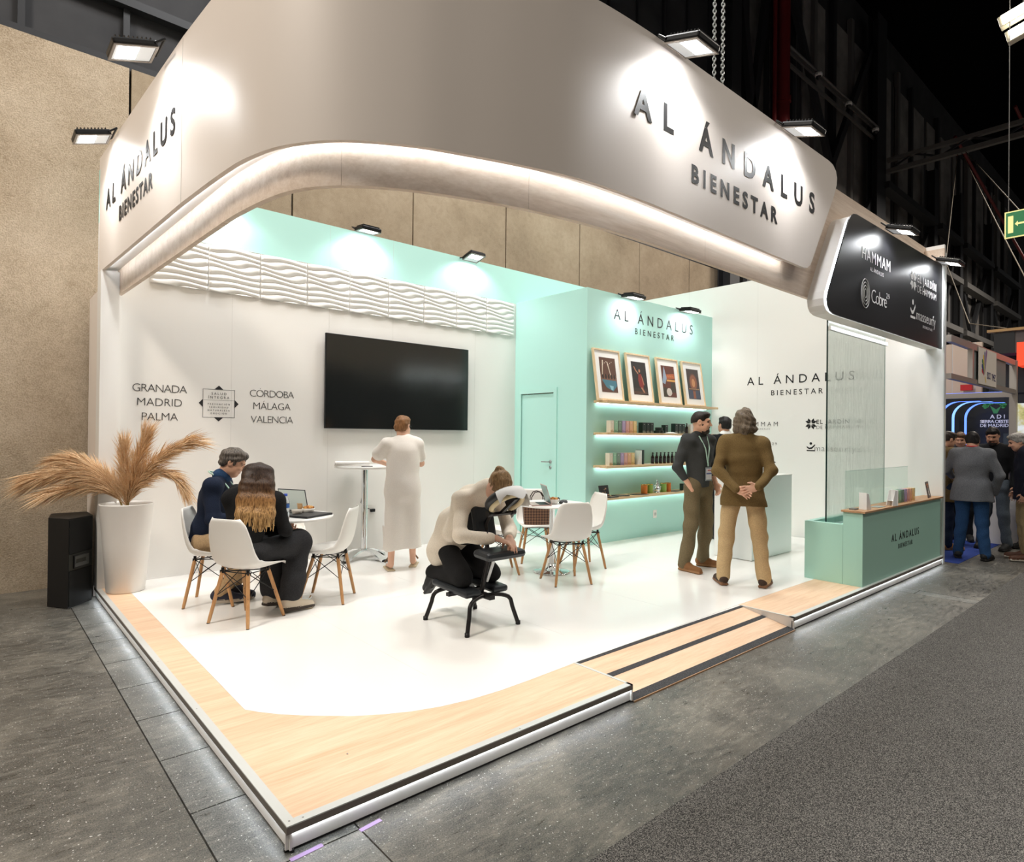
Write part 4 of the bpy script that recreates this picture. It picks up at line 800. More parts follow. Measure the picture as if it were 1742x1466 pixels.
def bowl(loc, r, label, cat='bowl', food=True, m=None, grp='bowls'):
    t = thing('snack_bowl', label, cat, loc, 0, grp); MB().lathe([(0, 0), (r*.6, 0), (r*.8, .02), (r, .052), (r-.004, .052), (r*.75, .02), (0, .012)], 24).build('bowl', m or mat('paper_bowl', (232, 230, 224), .5), t)
    if food:
        for k in range(16): a = 2.4*k; q = r*.75*math.sqrt(k/16); MB().lathe([(0, -.012), (.012, -.006), (.014, 0), (.01, .008), (0, .012)], 7).build('snack', mat('snack%d' % (k % 3), ((196, 140, 70), (168, 108, 50), (214, 170, 100))[k % 3], .7), t, (q*math.cos(a), q*math.sin(a), .048+.006*(k % 2)+.012*(1-k/16)))
bowl((1.43, 3.18, ZT), .058, 'white bowl of snacks beside the open grey laptop'); bowl((1.30, 3.12, ZT), .05, 'small bowl half hidden by the water bottle', grp='bowls', food=False, m=mat('bowl_grey', (176, 170, 160), .5)); bowl((3.84, 2.42, ZT), .062, 'white bowl of fried snacks beside the rose laptop')
t = thing('paper_cup', 'brown paper cup behind the water bottle', 'cup', (1.40, 3.27, ZT)); MB().lathe([(0, 0), (.028, 0), (.038, .09), (.036, .09), (.027, .004), (0, .004)], 20).build('cup', mat('kraft', (196, 158, 112), .7), t); MB().lathe([(.039, .086), (.0395, .092), (.037, .092)], 20, cap=False).build('rim', mat('kraft_rim', (214, 180, 138), .6), t)
t = thing('water_bottle', 'clear water bottle with blue cap on the table by the seated couple', 'bottle', (1.12, 2.93, ZT)); MB().lathe([(0, 0), (.03, 0), (.033, .006), (.033, .06), (.031, .066), (.033, .072), (.033, .15), (.028, .17), (.013, .195), (.013, .205), (0, .205)], 20).build('bottle_body', mat('pet_plastic', (226, 236, 242), .05, trans=.85, ior=1.2), t); MB().lathe([(.0155, .2), (.0155, .22), (0, .22)], 14).build('cap', mat('cap_blue', (30, 70, 176), .4), t); MB().lathe([(.0335, .1), (.0335, .135)], 20, cap=False).build('wrapper', mat('wrap_blue', (60, 110, 190), .4), t)
t = thing('sunglasses', 'dark sunglasses on the table near the aqua door', 'sunglasses', (3.98, 2.52, ZT))
for s in (-1, 1): MB().lathe([(0, -.002), (.024, -.002), (.026, 0), (.024, .002), (0, .002)], 16, T=basis((s*.032, 0, .028), (1, 0, 0), (0, 0, 1), (0, -1, 0))).build('lens', M_black, t); MB().tube([(s*.058, 0, .04), (s*.06, .1, .035), (s*.058, .13, .01)], .0025, 6).build('temple', M_black, t)
MB().tube([(-.012, 0, .035), (0, -.003, .038), (.012, 0, .035)], .003, 6).build('bridge', M_black, t)
t = thing('soft_pouch', 'dark soft pouch beside the bowl on the table near the aqua door', 'pouch', (3.97, 2.40, ZT)); MB().lathe([(0, 0), (.05, 0), (.066, .012), (.05, .03), (0, .036)], 16, T=TR(rz=.5) @ Matrix.Diagonal((1.3, .7, 1, 1))).build('pouch_body', mat('pouch_dark', (54, 56, 58), .6), t); MB().tube([(-.07, .0, .03), (0, .012, .038), (.07, .0, .03)], .003, 6).build('zip', M_steel, t)
box('tablet', (3.90, 2.20, ZT), (4.08, 2.31, ZT+.006), mat('tablet_teal', (130, 170, 165), .2), None, .002, label='thin pale tablet on the near side of the table near the aqua door', category='tablet')
# handbag on a chair
hb = thing('checked_handbag', 'brown checked handbag standing on a white shell chair', 'handbag', (4.12, 2.97, Z0+.43), math.atan2(-.82, -.57)+math.pi/2)
M_bag = mat('bag_check', (96, 66, 50), .5); _c = M_bag.node_tree.nodes.new('ShaderNodeTexChecker'); _c.inputs['Scale'].default_value = 44; _c.inputs['Color1'].default_value = (*lin((124, 92, 70)), 1); _c.inputs['Color2'].default_value = (*lin((70, 46, 36)), 1); M_bag.node_tree.links.new(coords(M_bag, rot=(R(45)*0, R(45), 0)), _c.inputs['Vector']); setc(M_bag, _c.outputs['Color'])
MB().prism([(-.15, 0), (.15, 0), (.17, .22), (-.17, .22)], -.06, .06, T=basis((0, 0, 0), (1, 0, 0), (0, 0, 1), (0, -1, 0))).build('bag_body', M_bag, hb)
box('top_band', (-.172, -.062, .215), (.172, .062, .235), mat('bag_leather', (44, 30, 24), .5), hb, .004)
for s in (-1, 1): MB().tube([(-.08, s*.055, .21), (-.075, s*.06, .33), (-.04, s*.06, .385), (.0, s*.06, .395), (.04, s*.06, .385), (.075, s*.06, .33), (.08, s*.055, .21)], .006, 8).build('handle', mat('bag_leather', (44, 30, 24), .5), hb)
# ------------------------------------------------------------------ loudspeaker on the hall floor
ls = thing('floor_loudspeaker', 'tall black loudspeaker standing on the hall floor left of the planter', 'loudspeaker', (-.20, 4.62, 0))
pol = [(-.168, .02), (-.037, -.182), (.168, .04), (.16, .36), (-.12, .36)]
MB().prism(pol, 0.004, .80).build('cabinet', mat('speaker_black', (24, 23, 23), .55), ls)
fd = (Vector((.168, .04, 0))-Vector((-.037, -.182, 0))); FL = fd.length; fd.normalize(); fn = Vector((fd.y, -fd.x, 0)); FB = basis((-.037, -.182, 0), fd, Vector((0, 0, 1)), fn)
M_gri = mat('speaker_grille', (16, 17, 16), .85); bump(M_gri, nz(M_gri, 500, 2, .6, coords(M_gri)), .5, .004)
MB().box((.008, .02, 0), (FL-.008, .33, .008), 0, FB).build('grille', M_gri, ls); MB().box((.008, .485, 0), (FL-.008, .785, .008), 0, FB).build('grille', M_gri, ls); MB().box((.004, .335, 0), (FL-.004, .48, .006), 0, FB).build('horn_plate', mat('speaker_plate', (48, 49, 44), .6), ls)
hn = MB(); x0, x1, z0, z1 = .06, FL-.06, .36, .455
for a, b, c, d in (((x0, z0), (x1, z0), (x1-.03, z0+.03), (x0+.03, z0+.03)), ((x1, z0), (x1, z1), (x1-.03, z1-.03), (x1-.03, z0+.03)), ((x1, z1), (x0, z1), (x0+.03, z1-.03), (x1-.03, z1-.03)), ((x0, z1), (x0, z0), (x0+.03, z0+.03), (x0+.03, z1-.03))): hn.add([(*a, .016), (*b, .016), (*c, .0065), (*d, .0065)], [(0, 1, 2, 3)], 0, False, FB)
hn.build('horn', mat('horn_grey', (88, 90, 88), .3, .4), ls)
for a, b in (((x0-.01, z0-.01), (x1+.01, z0)), ((x0-.01, z1), (x1+.01, z1+.01)), ((x0-.01, z0), (x0, z1)), ((x1, z0), (x1+.01, z1))): MB().box((a[0], a[1], .006), (b[0], b[1], .018), 0, FB).build('horn_rim', M_black, ls)
# ------------------------------------------------------------------ planter with pampas grass
pt = thing('tall_planter', 'tall white oval planter at the left end of the platform', 'planter', (.20, 4.40, Z0+.001))
SQ = Matrix.Diagonal((1, 1, 1, 1))
MB().lathe([(0, 0), (.150, 0), (.158, .006), (.19, .45), (.218, .80), (.221, .812), (.213, .812), (.208, .79), (.18, .45), (.165, .30), (0, .30)], 40).build('pot', mat('planter_white', (234, 230, 225), .45), pt)
MB().lathe([(0, .55), (.19, .55)], 24, cap=False).build('filling', mat('pot_soil', (150, 132, 108), .95), pt)
M_pam = mat('pampas_plume', (216, 176, 130), .9, spec=.1); setc(M_pam, ramp(M_pam, nz(M_pam, 60, 3, .6, coords(M_pam)), ((.3, (214, 172, 126)), (.7, (248, 222, 186))))); M_stem = mat('pampas_stem', (150, 130, 70), .7)
rt_v = Vector((.752, -.66, 0)); fw_v = Vector((.66, .752, 0))
def plume(pts, wide, label, n=900):
    t = thing('pampas_plume', label, 'dried grass', (0, 0, 0), 0, 'pampas plumes in the planter')
    n = int(n*1.7); P = resample3([Vector(p) for p in pts], 40); MB().tube(P, [.006-.004*i/40 for i in range(len(P))], 6).build('stem', M_stem, t)
    mb = MB(); vs = []; fs = []
    for k in range(n):
        s_ = .30+.70*(k/n); i = min(38, int(s_*39)); p = P[i].lerp(P[i+1], s_*39-i); tan = (P[i+1]-P[i]).normalized()
        a = random.uniform(0, 2*math.pi); ref = tan.orthogonal().normalized(); q = tan.cross(ref); rad = ref*math.cos(a)+q*math.sin(a)
        L_ = wide*(.75+.5*random.random())*(1.0 if s_ < .85 else 1.15); d = (tan*.9+rad*(.5*(1.1-s_)+.16)*(.5+random.random())).normalized(); e = p+d*L_+Vector((0, 0, -.16*L_)); m_ = p+d*L_*.5+rad*.006; side = d.cross(Vector((random.uniform(-1, 1), random.uniform(-1, 1), random.uniform(-1, 1)))).normalized()*.0026
        o = len(vs); vs += [p-side*.5, p+side*.5, m_+side, m_-side, e]; fs += [(o, o+1, o+2, o+3), (o+3, o+2, o+4)]
    mb.add(vs, fs, 0, True); b = mb.build('feathers', M_pam, t); b['kind'] = 'stuff'; return t
def resample3(pts, n):
    S = [tuple(p) for p in pts]; S = spline(S, 10); P = np.array(S); s = np.r_[0, np.cumsum(np.linalg.norm(np.diff(P, axis=0), axis=1))]; t = np.linspace(0, s[-1], n); return [Vector((np.interp(q, s, P[:, 0]), np.interp(q, s, P[:, 1]), np.interp(q, s, P[:, 2]))) for q in t]
base = Vector((.20, 4.38, Z0+.56)); pc = Vector((.19, 4.36, Z0+.85))
def pp(du, dz, dd=0.): return pc+rt_v*du+Vector((0, 0, dz))+fw_v*dd
plume([base, pp(-.06, -.02), pp(-.22, .16), pp(-.5, .235), pp(-.78, .185, -.05)], .26, 'pampas plume arching furthest left over the loudspeaker')
plume([base, pp(-.06, -.02), pp(-.20, .18), pp(-.42, .33), pp(-.60, .34, .02)], .24, 'upper of the pampas plumes arching left')
plume([base, pp(-.06, .0), pp(-.2, .10), pp(-.42, .11), pp(-.6, .06, -.12)], .22, 'lowest of the pampas plumes arching left', 380)
plume([base, pp(.0, .02), pp(-.02, .2), pp(-.03, .37), pp(-.03, .46)], .2, 'upright pampas plume just left of the middle', 560)
plume([base, pp(.02, .02), pp(.06, .22), pp(.12, .42), pp(.17, .57)], .22, 'tallest upright pampas plume in the planter', 600)
plume([base, pp(.03, .02), pp(.13, .2), pp(.3, .38), pp(.50, .50), pp(.58, .52)], .22, 'pampas plume leaning right towards the seated man', 560)
plume([base, pp(.03, .02), pp(.13, .15), pp(.28, .24), pp(.42, .22), pp(.52, .11)], .18, 'pampas plume drooping right beside the seated man', 500)
# ------------------------------------------------------------------ massage chair
mc = thing('massage_chair', 'black kneeling massage chair with face cradle under the bent woman', 'massage chair', (2.10, 1.595, Z0))
M_pad = mat('black_vinyl_pad', (44, 48, 52), .38); M_mcm = mat('dark_tube', (46, 44, 44), .4, .5)
for sx in (-1, 1):
    for sy in (-1, 1):
        f = Vector((sx*.25, sy*.275, .012)); k_ = Vector((sx*.19, sy*.235, .215)); tp = Vector((sx*.10, sy*.2, .245)); c = Vector((0, sy*.17, .245))
        P = resample3([f, f.lerp(k_, .6), k_, tp, c], 16); MB().tube(P, .0165, 10).build('leg', M_mcm, mc); MB().lathe([(.019, 0), (.019, .03), (0, .03)], 10).build('foot_cap', M_black, mc, (f.x, f.y, 0))
mb = MB(); mb.box((-.025, -.26, .228), (.025, .26, .262)); mb.box((-.22, .0, .235), (.22, .04, .262)); mb.build('base_bar', M_mcm, mc)
for sx in (-1, 1): MB().box((-.075, -.235, 0), (.075, .235, .055), 0, TR((sx*.135, .03, .262), rx=R(3)), .022).build('knee_pad', M_pad, mc)
mb = MB(); mb.tube([(0, -.12, .25), (0, -.20, .52), (0, -.17, .80), (0, -.26, .93)], [.018, .018, .017, .015], 10); mb.build('spine_post', M_mcm, mc); MB().tube([(0, -.19, .36), (.0, -.30, .60)], .014, 8).build('strut', M_steel, mc)
MB().box((-.10, -.03, -.15), (.10, .03, .15), 0, TR((0, -.14, .80), rx=R(-14)), .028).build('chest_pad', M_pad, mc)
MB().box((-.19, -.10, -.035), (.19, .10, .03), 0, TR((0, -.34, .60), rx=R(4)), .032).build('arm_rest', M_pad, mc)
MB().box((-.12, .17, .425), (.12, .34, .47), 0, None, .02).build('seat_pad', M_pad, mc); MB().tube([(0, .1, .26), (0, .18, .34), (0, .26, .43)], .017, 8).build('seat_post', M_mcm, mc)
fc = MB(); CR = basis((0, -.385, 1.0), Vector((1, 0, 0)), Vector((0, -.80, .60)), Vector((0, -.60, -.80)))
arc = [(math.cos(a)*.125, math.sin(a)*.125+.01, 0) for a in [R(-50+280*k/22) for k in range(23)]]
fc.tube(arc, [.03]+[.036]*21+[.03], 12, T=CR); fc.build('face_cushion', M_pad, mc)
fc2 = MB(); fc2.tube([(x, y, .04) for x, y, z in arc], .02, 8, T=CR); fc2.build('cradle_plate', mat('cream_plate', (216, 204, 168), .5), mc)
mb = MB(); mb.box((-.11, -.1, .055), (.11, -.07, .075), 0, CR); mb.box((-.015, -.1, .05), (.015, .12, .07), 0, CR)
for sx in (-1, 1): mb.lathe([(.022, -.02), (.022, .02), (0, .02)], 10, T=CR @ basis((sx*.115, -.085, .06), (0, 1, 0), (0, 0, 1), (1, 0, 0)))
mb.build('cradle_bracket', M_black, mc)
pc_ = MB(); nn = 16; a0 = [R(150-200*k/nn) for k in range(nn+1)]
rows = []
for q, (rr, zz) in enumerate(((.085, -.03), (.125, -.040), (.16, -.02), (.172, .03), (.168, .07))): rows.append([(math.cos(a)*rr, math.sin(a)*rr+.01, zz+(.03*math.sin(5*a) if q == 4 else 0)) for a in a0])
pc_.add([p for r_ in rows for p in r_], [(j*(nn+1)+i, j*(nn+1)+i+1, (j+1)*(nn+1)+i+1, (j+1)*(nn+1)+i) for j in range(4) for i in range(nn)], 0, True, CR); pc_.build('paper_cover', mat('paper_cover', (232, 232, 230), .8), mc)
# ------------------------------------------------------------------ people: one continuous surface per body, grown from a distance field
def V(*a): return np.array(a, float)
class SDF:
    def __init__(s): s.p = []
    def cone(s, a, b, r1, r2=None, k=.03, m=0, flat=None, ff=1.): s.p.append(('c', V(*a), V(*b), r1, r1 if r2 is None else r2, k, m, flat, ff)); return s
    def chain(s, pts, rs, k=.03, m=0, flat=None, ff=1.):
        for i in range(len(pts)-1): s.cone(pts[i], pts[i+1], rs[i], rs[i+1], k, m, flat, ff)
        return s
    def ell(s, c, r, A=None, k=.02, m=0, sub=False): s.p.append(('s' if sub else 'e', V(*c), V(*r), np.eye(3) if A is None else np.array(A, float), None, k, m, None, 1.)); return s
    def box(s, c, h, A=None, rad=.01, k=.01, m=0): s.p.append(('b', V(*c), V(*h), np.eye(3) if A is None else np.array(A, float), rad, k, m, None, 1.)); return s
    def cut(s, n, d, m=None): s.p.append(('h', V(*n), d, None, None, .004, m, None, 1.)); return s     # keep n.p < d
    def mesh(s, h, noise=0., nf=20., seed=0):
        lo = np.full(3, 1e9); hi = -lo
        for t, a, b, r1, r2, k, m, fl, ff in s.p:
            if t == 'c': R_ = max(r1, r2)*max(1, ff); lo = np.minimum(lo, np.minimum(a, b)-R_); hi = np.maximum(hi, np.maximum(a, b)+R_)
            elif t in 'eb': R_ = np.max(b)*1.2+.02; lo = np.minimum(lo, a-R_); hi = np.maximum(hi, a+R_)
        lo -= 3*h+.02; hi += 3*h+.02; n = np.ceil((hi-lo)/h).astype(int)+1
        F = np.full(n, .2, np.float32); Mi = np.zeros(n, np.int8); Bst = np.full(n, 9., np.float32)
        ax = [lo[i]+h*np.arange(n[i]) for i in range(3)]
        for t, a, b, r1, r2, k, m, fl, ff in s.p:
            if t == 'h':
                d = (ax[0][:, None, None]*a[0]+ax[1][None, :, None]*a[1]+ax[2][None, None, :]*a[2]-b).astype(np.float32); np.maximum(F, d, out=F); continue
            if t == 'c': R_ = max(r1, r2)*max(1, ff); l = np.minimum(a, b)-R_; u = np.maximum(a, b)+R_
            else: R_ = np.max(b)*1.2+.02; l = a-R_; u = a+R_
            pad = max(k*1.2, 3*h)+.01; i0 = np.clip(((l-pad-lo)/h).astype(int), 0, n-1); i1 = np.clip(((u+pad-lo)/h).astype(int)+2, 1, n)
            sl = tuple(slice(i0[q], i1[q]) for q in range(3))
            P = np.stack(np.meshgrid(*[ax[q][sl[q]] for q in range(3)], indexing='ij'), -1)
            if t == 'c':
                A0, B0 = a, b
                if fl is not None:
                    nn = V(*fl); nn /= np.linalg.norm(nn); sc = 1/ff-1; P = P+(P@nn)[..., None]*nn*sc; A0 = a+nn*(a@nn)*sc; B0 = b+nn*(b@nn)*sc
                ab = B0-A0; q = np.clip(((P-A0)@ab)/max(ab@ab, 1e-9), 0, 1); d = np.linalg.norm(P-A0-q[..., None]*ab, axis=-1)-(r1+(r2-r1)*q)
                if fl is not None and ff < 1: d = d*(.5+.5*ff)
            elif t in 'es':
                L_ = (P-a)@r1; k0 = np.linalg.norm(L_/b, axis=-1); k1 = np.linalg.norm(L_/(b*b), axis=-1)+1e-9; d = k0*(k0-1)/k1
            else:
                q = np.abs((P-a)@r1)-(b-r2); d = np.linalg.norm(np.maximum(q, 0), axis=-1)+np.minimum(q.max(-1), 0)-r2
            d = d.astype(np.float32); f = F[sl]
            if t == 's': hh = np.maximum(k-np.abs(f+d), 0)/k; F[sl] = np.maximum(f, -d)+hh*hh*k*.25; continue
            hh = np.maximum(k-np.abs(f-d), 0)/k; F[sl] = np.minimum(f, d)-hh*hh*k*.25
            bs = Bst[sl]; up = d < bs-1e-6; bs[up] = d[up]; mi = Mi[sl]; mi[up] = m
        if noise:
            r = np.random.default_rng(seed); G = 0
            for q in range(7):
                w_ = r.normal(size=3); w_ *= nf*(.5+1.1*q/6)/np.linalg.norm(w_); ph = r.uniform(0, 6.28)
                G = G+np.sin(ax[0][:, None, None]*w_[0]+ax[1][None, :, None]*w_[1]+ax[2][None, None, :]*w_[2]+ph+1.2*np.sin(ax[2][None, None, :]*nf*.4+q))
            F = F+(noise*G/2.6).astype(np.float32)
        return surface_nets(F, Mi, lo, h)
def surface_nets(F, Mi, lo, h):
    S = F < 0; nx, ny, nz_ = F.shape
    c = np.zeros((nx-1, ny-1, nz_-1), np.int8)
    for dx in (0, 1):
        for dy in (0, 1):
            for dz in (0, 1): c += S[dx:nx-1+dx, dy:ny-1+dy, dz:nz_-1+dz]
    act = (c > 0) & (c < 8); idx = np.full(act.shape, -1, np.int64); I = np.argwhere(act); idx[act] = np.arange(len(I))
    pos = np.zeros((len(I), 3)); cnt = np.zeros(len(I))
    cor = [(a, b, d) for a in (0, 1) for b in (0, 1) for d in (0, 1)]
    vals = {q: F[I[:, 0]+q[0], I[:, 1]+q[1], I[:, 2]+q[2]].astype(float) for q in cor}
    for q in cor:
        for e in range(3):
            if q[e] == 0:
                q2 = tuple(q[i]+(1 if i == e else 0) for i in range(3)); f0, f1 = vals[q], vals[q2]; ms = (f0 < 0) != (f1 < 0)
                t = np.where(ms, f0/np.where(ms, f0-f1, 1), 0); p = np.array(q, float)[None].repeat(len(I), 0); p[:, e] = t; pos[ms] += p[ms]; cnt[ms] += 1
    V3 = lo+h*(I+pos/np.maximum(cnt, 1)[:, None]); fs = []
    for e in range(3):
        o1, o2 = [q for q in range(3) if q != e]
        sl0 = [slice(None)]*3; sl1 = [slice(None)]*3; sl0[e] = slice(0, -1); sl1[e] = slice(1, None)
        for q in (o1, o2): sl0[q] = slice(1, -1); sl1[q] = slice(1, -1)
        A0 = S[tuple(sl0)]; A1 = S[tuple(sl1)]; ed = np.argwhere(A0 != A1)
        if not len(ed): continue
        inside = A0[ed[:, 0], ed[:, 1], ed[:, 2]]; g = ed.copy(); g[:, o1] += 1; g[:, o2] += 1
        def cell(d1, d2): w_ = g.copy(); w_[:, o1] += d1; w_[:, o2] += d2; return idx[w_[:, 0], w_[:, 1], w_[:, 2]]
        q = np.stack([cell(-1, -1), cell(0, -1), cell(0, 0), cell(-1, 0)], 1)
        flip = inside if e != 1 else ~inside
        q = np.where(flip[:, None], q, q[:, ::-1]); fs.append(q)
    Fq = np.concatenate(fs); Fq = Fq[(Fq >= 0).all(1)]
    mi = Mi[np.clip(I[:, 0], 0, nx-1), I[:, 1], I[:, 2]]; fm = mi[Fq[:, 0]]
    return V3, Fq, fm
def sdf_obj(s, name, mats, parent=None, h=.008, noise=0., nf=20., seed=0):
    v, f, m = s.mesh(h, noise, nf, seed); me = bpy.data.meshes.new(name)
    me.vertices.add(len(v)); me.vertices.foreach_set('co', v.astype(np.float32).ravel()); me.loops.add(f.size); me.loops.foreach_set('vertex_index', f.astype(np.int32).ravel())
    me.polygons.add(len(f)); me.polygons.foreach_set('loop_start', np.arange(0, f.size, 4, dtype=np.int32)); me.polygons.foreach_set('loop_total', np.full(len(f), 4, np.int32))
    for q in (mats if isinstance(mats, (list, tuple)) else [mats]): me.materials.append(q)
    me.polygons.foreach_set('material_index', m.astype(np.int32)); me.polygons.foreach_set('use_smooth', np.ones(len(f), bool)); me.update(calc_edges=True); me.validate()
    o = bpy.data.objects.new(name, me); COL.objects.link(o)
    if parent: o.parent = parent
    return o
def unit(v): v = V(*v); return v/np.linalg.norm(v)
def rotz(a): return np.array(((math.cos(a), -math.sin(a), 0), (math.sin(a), math.cos(a), 0), (0, 0, 1)))
def rotx(a): return np.array(((1, 0, 0), (0, math.cos(a), -math.sin(a)), (0, math.sin(a), math.cos(a))))
def roty(a): return np.array(((math.cos(a), 0, math.sin(a)), (0, 1, 0), (-math.sin(a), 0, math.cos(a))))
SKIN, LIP, BROW, EYE = 0, 1, 2, 3
def head_sdf(s, c, A, sc=1.):
    """c centre of the head, A columns = right, forward, up"""
    L = lambda x, y, z: c+A@(V(x, y, z)*sc)
    E_ = lambda x, y, z, rx, ry, rz, k=.015, m=0, sub=False: s.ell(L(x, y, z), V(rx, ry, rz)*sc, A, k*sc, m, sub)
    E_(0, -.012, .03, .074, .094, .088); E_(0, .03, -.03, .060, .064, .082, .03); E_(0, .058, -.088, .026, .022, .022, .035)       # skull, face, chin
    E_(.045, .02, -.06, .02, .045, .03, .04); E_(-.045, .02, -.06, .02, .045, .03, .04)                                            # jaw
    E_(0, .082, .036, .05, .014, .012, .02); E_(.033, .075, -.02, .022, .018, .016, .02); E_(-.033, .075, -.02, .022, .018, .016, .02)
    E_(.031, .094, .012, .018, .012, .011, .014, 0, True); E_(-.031, .094, .012, .018, .012, .011, .014, 0, True)                   # sockets
    s.cone(L(0, .088, .022), L(0, .112, -.022), .008*sc, .0115*sc, .012*sc); E_(.012, .098, -.026, .009, .011, .008, .008); E_(-.012, .098, -.026, .009, .011, .008, .008)
    for q in (-1, 1):
        E_(q*.031, .079, .011, .012, .009, .0075, .002, EYE); s.cone(L(q*.014, .096, .032), L(q*.045, .084, .034), .0045*sc, .0035*sc, .003*sc, BROW)
        E_(q*.076, -.008, .0, .011, .022, .032, .01); E_(q*.083, -.002, .002, .006, .012, .018, .006, 0, True)
    s.cone(L(-.02, .087, -.056), L(.02, .087, -.056), .006*sc, None, .004*sc, LIP); E_(0, .096, -.0535, .004, .004, .003, .003, LIP)
def hand_sdf(s, w, d, n, t, curl=.5, sc=1., spread=.12, thumb=.9):
    """w wrist, d finger direction, n palm normal, t thumb side"""
    d = unit(d); t = unit(V(*t)-d*(V(*t)@d)); n = unit(V(*n)-d*(V(*n)@d)-t*(V(*n)@t)); A = np.stack((t, d, n), 1)
    s.ell(w+d*.05*sc, V(.040, .052, .0165)*sc, A, .012); s.cone(w-d*.01, w+d*.03*sc, .024*sc, .026*sc, .015, 0, n, .7)
    for i, (off, ln) in enumerate(((.029, .072), (.0095, .080), (-.0105, .075), (-.029, .058))):
        r = (.0092, .0095, .009, .008)[i]*sc; p0 = w+(t*off+d*.088)*sc; dd = unit(d+t*spread*(1-i*.67)); a = curl; p = p0; L_ = ln*sc
        for q, fr in enumerate((.45, .32, .26)):
            ang = a*(.6+.5*q); e = dd*math.cos(ang)+n*math.sin(ang); p1 = p+e*L_*fr; s.cone(p, p1, r*(1-.09*q), r*(1-.09*(q+1)), .005); p = p1
    p0 = w+(t*.028+d*.025)*sc; p1 = p0+unit(t*thumb+d*.75+n*.35)*.042*sc; p2 = p1+unit(t*.45*thumb+d*1+n*.3)*.034*sc; s.cone(p0, p1, .014*sc, .0105*sc, .014); s.cone(p1, p2, .0105*sc, .0085*sc, .006)
STAND = dict(pelvis=(0, 0, .96), waist=(0, .005, 1.10), chest=(0, .0, 1.33), neck=(0, -.02, 1.50), head=(0, .02, 1.655), shL=(-.185, -.01, 1.455), shR=(.185, -.01, 1.455), elL=(-.25, -.03, 1.17), elR=(.25, -.03, 1.17), wrL=(-.25, .06, .93), wrR=(.25, .06, .93),
             hipL=(-.09, 0, .92), hipR=(.09, 0, .92), knL=(-.11, .02, .51), knR=(.11, .02, .51), anL=(-.12, -.02, .09), anR=(.12, -.02, .09), toL=(-.15, .17, .03), toR=(.15, .17, .03))
def person(label, loc, heading, J=None, sc=1., skin=(206, 158, 128), head=(0, 0), head_roll=0., hands=None, fat=1., top=None, bottom=None, shoe=None, hair=None, h=.0075, z=Z0, seed=1, brow=(70, 52, 40), beard=None, lips=None, browfull=None):
    j = {k: V(*v) for k, v in STAND.items()}
    for k, v in (J or {}).items(): j[k] = V(*v)
    root_loc = (loc[0], loc[1], z)
    M_sk = mat('skin_%d_%d' % (skin[0], skin[1]), skin, .5, spec=.35); M_lip = mat('lip_%d' % skin[0], lips or (skin[0]*.82, skin[1]*.66, skin[2]*.64), .5); M_br = mat('brow_%d' % brow[0], brow, .8); M_ey = mat('eye_dark', (52, 40, 34), .3)
    A = rotz(R(head[0])) @ rotx(R(head[1])) @ roty(R(head_roll)); s = SDF(); hc = j['head']
    head_sdf(s, hc, A); nk = j['neck']; s.cone(hc+A@V(0, -.025, -.05), nk+V(0, 0, -.02), .052*fat**.5, .06*fat**.5, .03)
    s.cone(j['chest'], j['waist'], .125*fat, .105*fat, .05, 0, (0, 1, 0), .72); s.cone(j['waist'], j['pelvis'], .105*fat, .12*fat, .05, 0, (0, 1, 0), .8); dn_ = (nk-j['chest'])*.22; s.cone(j['shL']*.75+nk*.25-dn_, j['shR']*.75+nk*.25-dn_, .045, None, .04); s.cone(nk-dn_*.5, j['chest'], .06, .11*fat, .04, 0, (0, 1, 0), .7)
    H = dict(L=None, R=None); H.update(hands or {})
    for q in 'LR':
        s.cone(j['sh'+q]*.93+j['el'+q]*.07-dn_*.5, j['el'+q], .040*fat**.5, .036*fat**.5, .03); s.cone(j['el'+q], j['wr'+q], .038*fat**.5, .025, .02)
        s.cone(j['hip'+q], j['kn'+q], .078*fat, .052, .04); s.cone(j['kn'+q], j['an'+q], .05, .034, .03); s.cone(j['an'+q]-V(0, 0, .03), j['to'+q], .03, .019, .02)
        g = H[q] or {}; d = g.get('d', j['wr'+q]-j['el'+q]); n = g.get('n', (1 if q == 'L' else -1, 0, 0)); t = g.get('t', (0, 1, 0))
        if not g.get('hide'): hand_sdf(s, j['wr'+q], V(*d), V(*n), V(*t), g.get('curl', .55), 1., g.get('spread', .12), g.get('thumb', .8))
    b = sdf_obj(s, 'person', [M_sk, M_lip, M_br, M_ey], None, h); b['label'] = label; b['category'] = 'person'
    b.location = root_loc; b.rotation_euler = (0, 0, R(heading)-math.pi/2); b.scale = (sc, sc, sc)
    ctx = dict(j=j, A=A, hc=hc, fat=fat, b=b, h=h, seed=seed)
    if top: top(ctx)
    if bottom: bottom(ctx)
    if shoe: shoe(ctx)
    if hair: hair(ctx)
    if beard: beard(ctx)
    return b
